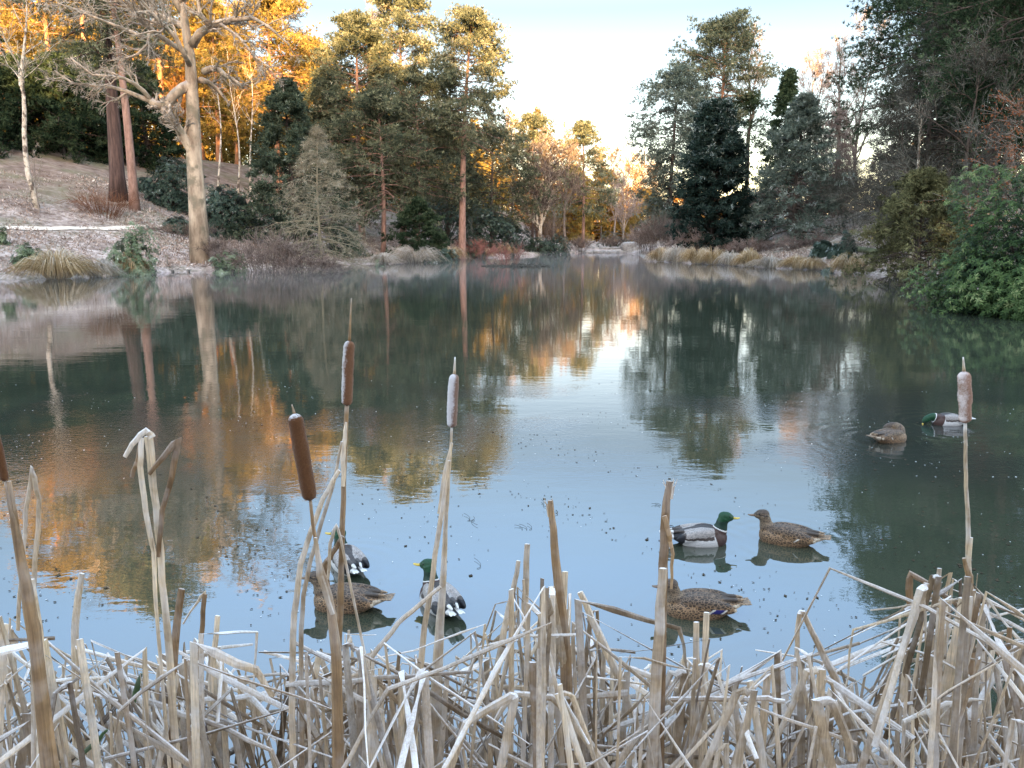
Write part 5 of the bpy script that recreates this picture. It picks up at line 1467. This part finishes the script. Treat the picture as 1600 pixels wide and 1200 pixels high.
def plain(name, c, rough=.5):
    m, nt, out = new_mat(name)
    p = N(nt, 'ShaderNodeBsdfPrincipled', i_Roughness=rough)
    nt.links.new(mixc(nt, noise(nt, 60, 3, coords(nt)), tuple(.75 * x for x in c), tuple(1.2 * x for x in c)), p.inputs['Base Color'])
    nt.links.new(p.outputs[0], out.inputs[0]); return m
M['bill_yellow'] = plain('bill_yellow', (.50, .34, .045), .4)
M['bill_brown'] = plain('bill_brown', (.13, .075, .04), .45)
M['eye'] = plain('eye', (.006, .006, .006), .1)
M['white_feather'] = plain('white_feather', (.72, .70, .68), .7)
M['black_feather'] = plain('black_feather', (.012, .012, .016), .5)


def ring_loft(b, cen, ax_w, ax_h, ups, sides, k=24):
    n = len(cen); th = np.arange(k) * 2 * PI / k
    V = cen[:, None] + sides[:, None] * (np.cos(th)[None] * ax_w[:, None])[..., None] + ups[:, None] * (np.sin(th)[None] * ax_h[:, None])[..., None]
    idx = np.arange(n * k).reshape(n, k); nx = np.roll(idx, -1, 1)
    fan = np.array([[0, x, x + 1] for x in range(1, k - 1)])
    b.add(V.reshape(-1, 3), np.stack([idx[:-1], nx[:-1], nx[1:], idx[1:]], -1).reshape(-1, 4), np.concatenate([fan[:, ::-1], fan + (n - 1) * k]))


def ellipsoid(b, c, r, rot=None, nu=20, nv=12):
    u = np.linspace(0, 2 * PI, nu, endpoint=False); v = np.linspace(-PI / 2 * .98, PI / 2 * .98, nv)
    U, V_ = np.meshgrid(u, v)
    X = np.stack([np.cos(V_) * np.cos(U), np.cos(V_) * np.sin(U), np.sin(V_)], -1) * np.array(r)
    if rot is not None: X = X @ np.array(rot).T
    X = X + np.array(c)
    idx = np.arange(nu * nv).reshape(nv, nu); nx = np.roll(idx, -1, 1)
    fan = np.array([[0, x, x + 1] for x in range(1, nu - 1)])
    b.add(X.reshape(-1, 3), np.stack([idx[:-1], nx[:-1], nx[1:], idx[1:]], -1).reshape(-1, 4), np.concatenate([fan[:, ::-1], fan + (nv - 1) * nu]))


def rotm(ax, a):
    c, s = math.cos(a), math.sin(a)
    return np.array({'x': [[1, 0, 0], [0, c, -s], [0, s, c]], 'y': [[c, 0, s], [0, 1, 0], [-s, 0, c]], 'z': [[c, -s, 0], [s, c, 0], [0, 0, 1]]}[ax])


def make_duck(name, label, male, loc, heading, yaw=0.0, pose='up', scale=1.0, seed=1, neck=0.0, patch=1):
    """floating duck, facing +X before it is turned; z = 0 is the waterline"""
    rng = np.random.default_rng(seed)
    b = MB()
    # body: station x, half width, top, bottom
    st = np.array([(-.300, .010, .078, .066), (-.275, .030, .082, .056), (-.235, .052, .090, .036), (-.19, .070, .103, .008), (-.14, .084, .118, -.028), (-.08, .095, .130, -.052),
                   (-.02, .100, .134, -.062), (.04, .098, .128, -.062), (.09, .088, .116, -.052), (.13, .070, .100, -.034), (.155, .048, .082, -.012), (.168, .02, .064, .015)])
    xs = np.linspace(st[0, 0], st[-1, 0], 40)
    hw, tp, bt = (np.interp(xs, st[:, 0], st[:, i]) for i in (1, 2, 3))
    n = len(xs)
    ring_loft(b, np.stack([xs, xs * 0, (tp + bt) / 2], -1), hw, (tp - bt) / 2, np.tile([0, 0, 1.], (n, 1)), np.tile([0, 1., 0], (n, 1)), 32)
    # folded wings and scapulars
    for sd in (-1, 1):
        ellipsoid(b, (-.075, sd * .072, .082), (.165, .030, .046), rotm('z', -sd * .10) @ rotm('y', -.10))
        ellipsoid(b, (-.215, sd * .026, .104), (.085, .014, .013), rotm('z', sd * .10) @ rotm('y', -.03))      # primaries
        ellipsoid(b, (-.01, sd * .045, .112), (.095, .034, .026), rotm('y', .05))
    for k_ in np.linspace(-.5, .5, 5):                      # tail fan
        ellipsoid(b, (-.285, k_ * .06, .080), (.060, .013, .006), rotm('z', -k_ * .55) @ rotm('y', .10), 12, 8)
    # neck and head
    if pose == 'up':
        h = neck
        nk = np.array([(.075, 0, .05), (.112, 0, .095), (.124, 0, .130 + h * .5), (.130, 0, .165 + h), (.146, 0, .192 + h)])
        hc = np.array([.154, 0, .198 + h]); pitch = -.12
    elif pose == 'low':                                     # head lowered to the water in front
        nk = np.array([(.085, 0, .05), (.135, 0, .085), (.175, 0, .095), (.21, 0, .085), (.235, 0, .065)])
        hc = np.array([.245, 0, .058]); pitch = .75
    else:                                                   # preening: head turned back over the flank
        nk = np.array([(.09, 0, .06), (.110, .02, .12), (.085, .05, .15), (.045, .075, .15), (.015, .085, .135)])
        hc = np.array([.012, .088, .132]); pitch = .5; yaw = 2.6
    t = np.linspace(0, 1, 20)
    nkc = np.stack([np.interp(t, np.linspace(0, 1, 5), nk[:, i]) for i in range(3)], -1)
    for _ in range(3): nkc[1:-1] = (nkc[:-2] + 2 * nkc[1:-1] + nkc[2:]) / 4
    nr = np.interp(t, [0, .3, .6, .85, 1], [.066, .054, .041, .039, .042])
    Tn = norm(np.gradient(nkc, axis=0)); sd_ = norm(np.cross(Tn, np.array([.2, .05, 1.]) if pose != 'up' else np.array([1., 0, .15])));
    if pose == 'up': sd_ = np.tile([0, 1., 0], (20, 1))
    up_ = np.cross(sd_, Tn)
    ring_loft(b, nkc, nr, nr * 1.06, up_, sd_, 20)
    Rh = rotm('z', yaw) @ rotm('y', pitch)
    ellipsoid(b, hc, (.052, .037, .041), Rh, 24, 16)
    ellipsoid(b, hc + Rh @ np.array([.022, 0, -.007]), (.040, .028, .028), Rh, 20, 12)
    ellipsoid(b, hc + Rh @ np.array([-.012, 0, .007]), (.041, .036, .037), Rh, 20, 12)
    tmp = b.build('duck_tmp', M['feathers'])
    md = tmp.modifiers.new('r', 'REMESH'); md.mode = 'VOXEL'; md.voxel_size = .0042; md.use_smooth_shade = True
    sm = tmp.modifiers.new('s', 'SMOOTH'); sm.factor = .5; sm.iterations = 4
    dg = bpy.context.evaluated_depsgraph_get()
    me = bpy.data.meshes.new_from_object(tmp.evaluated_get(dg))
    bpy.data.objects.remove(tmp)
    nv = len(me.vertices)
    co = np.zeros(nv * 3, np.float32); me.vertices.foreach_get('co', co); co = co.reshape(-1, 3).astype(float)
    x, y, z = co.T
    # regions
    dn = np.linalg.norm(co[:, None] - nkc[None], axis=-1); ti = dn.argmin(1) / 19.0; dmin = dn.min(1)
    dh = np.linalg.norm((co - hc) @ Rh / np.array([.068, .052, .055]), axis=-1)
    head = (dh < 1.0) | ((dmin < np.interp(ti, t, nr) * 1.25) & (ti > .42))
    ringm = (dmin < np.interp(ti, t, nr) * 1.3) & (ti > .34) & (ti < .45) & ~head
    az_ = np.abs(y)
    wv = .006 * np.sin(x * 60) + .004 * np.sin(x * 140 + 1)
    col = np.zeros((nv, 3)); v = np.zeros(nv)
    top = np.interp(x, st[:, 0], st[:, 2])                   # height of the back at this station
    up_f = z / np.maximum(top, .05)
    if male:
        col[:] = (.50, .475, .46); v[:] = .04                # pale vermiculated flank
        wing = (z > .050 + wv * .5 + .10 * np.clip(.05 - x, 0, .3) * .5) & (x < .05)
        col[wing] = (.05, .038, .034); v[wing] = .35       # dark brown wing edge over the flank
        scap = (z > .076 + wv * .5) & (x < .075) & (x > -.17)
        col[scap] = (.27, .245, .235); v[scap] = .22        # grey shoulders
        back = (az_ < .040 + .25 * np.clip(x + .02, -.1, .03)) & (z > .09) & (x < .07)
        col[back] = (.045, .036, .034); v[back] = .3
        prim = (x < -.165) & (z > .098)
        col[prim] = (.060, .050, .046); v[prim] = .2
        rump = (x < -.175) & (z < .100)
        col[rump] = (.010, .010, .013); v[rump] = 0
        tail = (x < -.245) & (az_ > .010)
        col[tail] = (.58, .56, .54); v[tail] = 0
        breast = (x > .072 - .35 * np.clip(z - .03, -.05, .05)) & ~head
        col[breast] = (.050, .024, .019); v[breast] = .1
        col[ringm] = (.62, .60, .58); v[ringm] = 0
        col[head] = (.004, .042, .014); v[head] = 0
        dk = head & (z < hc[2] - .020)
        col[dk] = (.005, .024, .014)
    else:
        col[:] = (.14, .092, .056); v[:] = 1.0
        back = z > .088 + wv
        col[back] = (.085, .060, .043); v[back] = .95
        prim = (x < -.17) & (z > .098)
        col[prim] = (.06, .046, .038); v[prim] = .2
        tail = (x < -.25)
        col[tail] = (.19, .135, .09); v[tail] = .6
        tw = (x < -.22) & (az_ > .030) & (z < .078)
        col[tw] = (.42, .35, .27); v[tw] = .2
        slant = x + .9 * (z - .06)                           # wing patch: blue between two white bars
        band = (z > .044) & (z < .076) & (az_ > .060)
        if patch == 2:
            q = band & (slant > -.150) & (slant < -.095); col[q] = (.02, .018, .13); v[q] = 0
        bars = ((-.165, -.150), (-.095, -.078)) if patch == 2 else ((-.112, -.098),)
        for a0, a1 in bars if patch else ():
            q = band & (slant > a0) & (slant < a1); col[q] = (.60, .55, .50); v[q] = 0
        col[head] = (.13, .094, .064); v[head] = .5
        lz = (co - hc) @ Rh
        cap = head & (lz[:, 2] > .016)
        col[cap] = (.065, .045, .033); v[cap] = .4
        stripe = head & (np.abs(lz[:, 2] - .006) < .006) & (lz[:, 0] > -.04)
        col[stripe] = (.045, .032, .025)
    at = me.attributes.new('col', 'FLOAT_COLOR', 'POINT')
    at.data.foreach_set('color', np.concatenate([col, np.ones((nv, 1))], 1).astype(np.float32).ravel())
    a2 = me.attributes.get('v') or me.attributes.new('v', 'FLOAT', 'POINT')
    a2.data.foreach_set('value', v.astype(np.float32))
    me.materials.clear(); me.materials.append(M['feathers'])
    me.polygons.foreach_set('use_smooth', np.ones(len(me.polygons), bool))
    me.update()
    root = tag(empty(name, loc, heading), label, 'duck')
    root.scale = (scale,) * 3
    bo = bpy.data.objects.new('body', me); C.objects.link(bo); bo.parent = root
    # bill: flat, widening to a rounded tip
    bb = MB(); q = np.linspace(0, 1, 12)
    cen = np.stack([(.040 + q * .064), q * 0, -.004 - q * .012 - .006 * np.sin(q * PI)], -1)
    wd = np.interp(q, [0, .3, .75, .93, 1], [.0155, .0130, .0150, .012, .004]); ht = np.interp(q, [0, .4, 1], [.0165, .008, .003])
    cen = cen @ Rh.T + hc
    ring_loft(bb, cen, wd, ht, np.tile(Rh @ np.array([.15, 0, 1.]), (12, 1)), np.tile(Rh @ np.array([0, 1., 0]), (12, 1)), 14)
    bb.build('bill', M['bill_yellow' if male else 'bill_brown'], root)
    for s_ in (-1, 1):
        e = MB(); ellipsoid(e, hc + Rh @ np.array([.026, s_ * .0305, .011]), (.005, .0035, .005), Rh, 10, 8); e.build('eye', M['eye'], root)
    if male:
        c_ = MB()                                            # curled black tail feathers
        for s_, dy in ((1, .006), (.8, -.006)):
            a_ = np.linspace(0, 4.4, 16)
            cu = np.stack([-.255 - .022 * s_ * np.sin(a_), np.full(16, dy), .100 + .020 * s_ * (1 - np.cos(a_))], -1)
            tubes(c_, cu, np.linspace(.005, .0022, 16), 6)
        c_.build('tail_curl', M['black_feather'], root)
    return root


D = DUCK_W
make_duck('duck', 'green headed drake swimming right with pale grey sides', True, D[0], 0.06, yaw=-.12, seed=1)
make_duck('duck', 'brown female duck facing the green headed drake on open water', False, D[1], PI - .42, yaw=.25, seed=2, neck=-.01)
make_duck('duck', 'brown female duck with a blue wing patch behind the thick frayed stalk', False, D[2], PI - .04, yaw=.05, seed=3, neck=-.02, patch=2)
make_duck('duck', 'drake seen from behind, partly hidden by the tallest cattail stem', True, D[3], PI * .5 + .50, yaw=.85, seed=4, neck=-.015)
make_duck('duck', 'drake swimming away behind the middle cattail with its head turned left', True, D[4], PI * .5 + .46, yaw=.80, seed=5)
make_duck('duck', 'dark brown female duck behind the reeds at the left, facing left', False, D[5], PI - .12, yaw=.05, seed=6, neck=-.012, patch=0)
make_duck('duck', 'brown duck preening far off in the dark water at the right', False, D[6], .35, pose='preen', seed=7, scale=1.02)
make_duck('duck', 'drake dipping its head in dark water beside the lumpy pinkish cattail', True, D[7], PI - .05, pose='low', seed=8, scale=.98)

# water plants: thin dark sprigs breaking the surface
wm = MB(); rw = np.random.default_rng(44)
def sprig(px, py, n, L):
    w = W(px, py)
    for _ in range(n):
        a_ = rw.uniform(0, 2 * PI); s = np.linspace(0, 1, 7)
        q = np.stack([w[0] + rw.normal(0, .03) + np.cos(a_ + s * 2) * s * L, w[1] + rw.normal(0, .05) + np.sin(a_ + s * 1.4) * s * L * 2, .003 + .01 * s], -1)
        tubes(wm, q, np.full(7, .0016), 4, .1)
for a in ((822, 830, 3, .06), (845, 790, 2, .05), (735, 815, 3, .07), (1025, 790, 2, .06), (870, 805, 2, .03), (742, 890, 1, .08), (1245, 845, 2, .08)): sprig(*a)
tag(wm.build('water_weed', M['twig_dark']), 'thin dark sprigs of water weed lying on the surface', kind='stuff')
# ================================================================== MIST, SKY, SUN
m, nt, out = new_mat('mist')
vs = N(nt, 'ShaderNodeVolumeScatter'); vs.inputs['Color'].default_value = (1, .98, .95, 1); vs.inputs['Density'].default_value = MIST; vs.inputs['Anisotropy'].default_value = .2
nt.links.new(vs.outputs[0], out.inputs['Volume'])
b = MB(); box(b, (0, 77, .29), (70, 90, .5))
o = b.build('mist', m, smooth=False)
tag(o, 'thin mist lying on the far water', kind='stuff')

w = bpy.data.worlds.new('World'); SC.world = w; w.use_nodes = True
nt = w.node_tree
bg = nt.nodes['Background']
sky = nt.nodes.new('ShaderNodeTexSky'); sky.sky_type = 'NISHITA'; sky.sun_disc = False
EL, AZ = RAD(12.0), RAD(SUN_AZ)          # sun behind the viewer, a little to the right
sky.sun_elevation = EL; sky.sun_rotation = AZ
sky.air_density = 1.0; sky.dust_density = SKY_DUST; sky.ozone_density = 1.0
tint = mixc(nt, 1.0, sky.outputs[0], (1.19, 1.0, .83), 'MULTIPLY')
# the part of the sky away from the sun is dimmer and a little bluer than the zenith and the sunward half
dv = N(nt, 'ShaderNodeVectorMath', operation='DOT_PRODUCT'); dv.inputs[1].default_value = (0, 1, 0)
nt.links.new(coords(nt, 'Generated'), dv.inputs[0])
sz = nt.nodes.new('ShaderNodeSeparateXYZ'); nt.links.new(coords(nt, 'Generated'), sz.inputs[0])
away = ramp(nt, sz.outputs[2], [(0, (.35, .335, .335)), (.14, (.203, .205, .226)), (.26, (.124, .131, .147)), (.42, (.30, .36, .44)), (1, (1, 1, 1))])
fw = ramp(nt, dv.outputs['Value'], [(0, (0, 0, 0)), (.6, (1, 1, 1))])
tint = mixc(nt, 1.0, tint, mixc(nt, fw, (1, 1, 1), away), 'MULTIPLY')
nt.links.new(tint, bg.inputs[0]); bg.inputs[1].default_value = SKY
sl = bpy.data.lights.new('sun', 'SUN'); sl.energy = SUN; sl.angle = RAD(.5); sl.color = (1, .57, .19)
so = bpy.data.objects.new('sun', sl); C.objects.link(so)
from mathutils import Vector
to_sun = Vector((math.sin(AZ) * math.cos(EL), math.cos(AZ) * math.cos(EL), math.sin(EL)))
so.rotation_euler = to_sun.to_track_quat('Z', 'Y').to_euler(); so.location = (20, -30, 40)

SC.view_settings.view_transform = 'Standard'; SC.view_settings.look = 'None'
SC.view_settings.exposure = 0; SC.view_settings.gamma = 1
SC.render.engine = 'CYCLES'
SC.cycles.max_bounces = 6; SC.cycles.diffuse_bounces = 3; SC.cycles.glossy_bounces = 3; SC.cycles.transmission_bounces = 2
SC.cycles.volume_bounces = 1; SC.cycles.transparent_max_bounces = 4
SC.cycles.use_denoising = True
SC.cycles.sample_clamp_indirect = 6
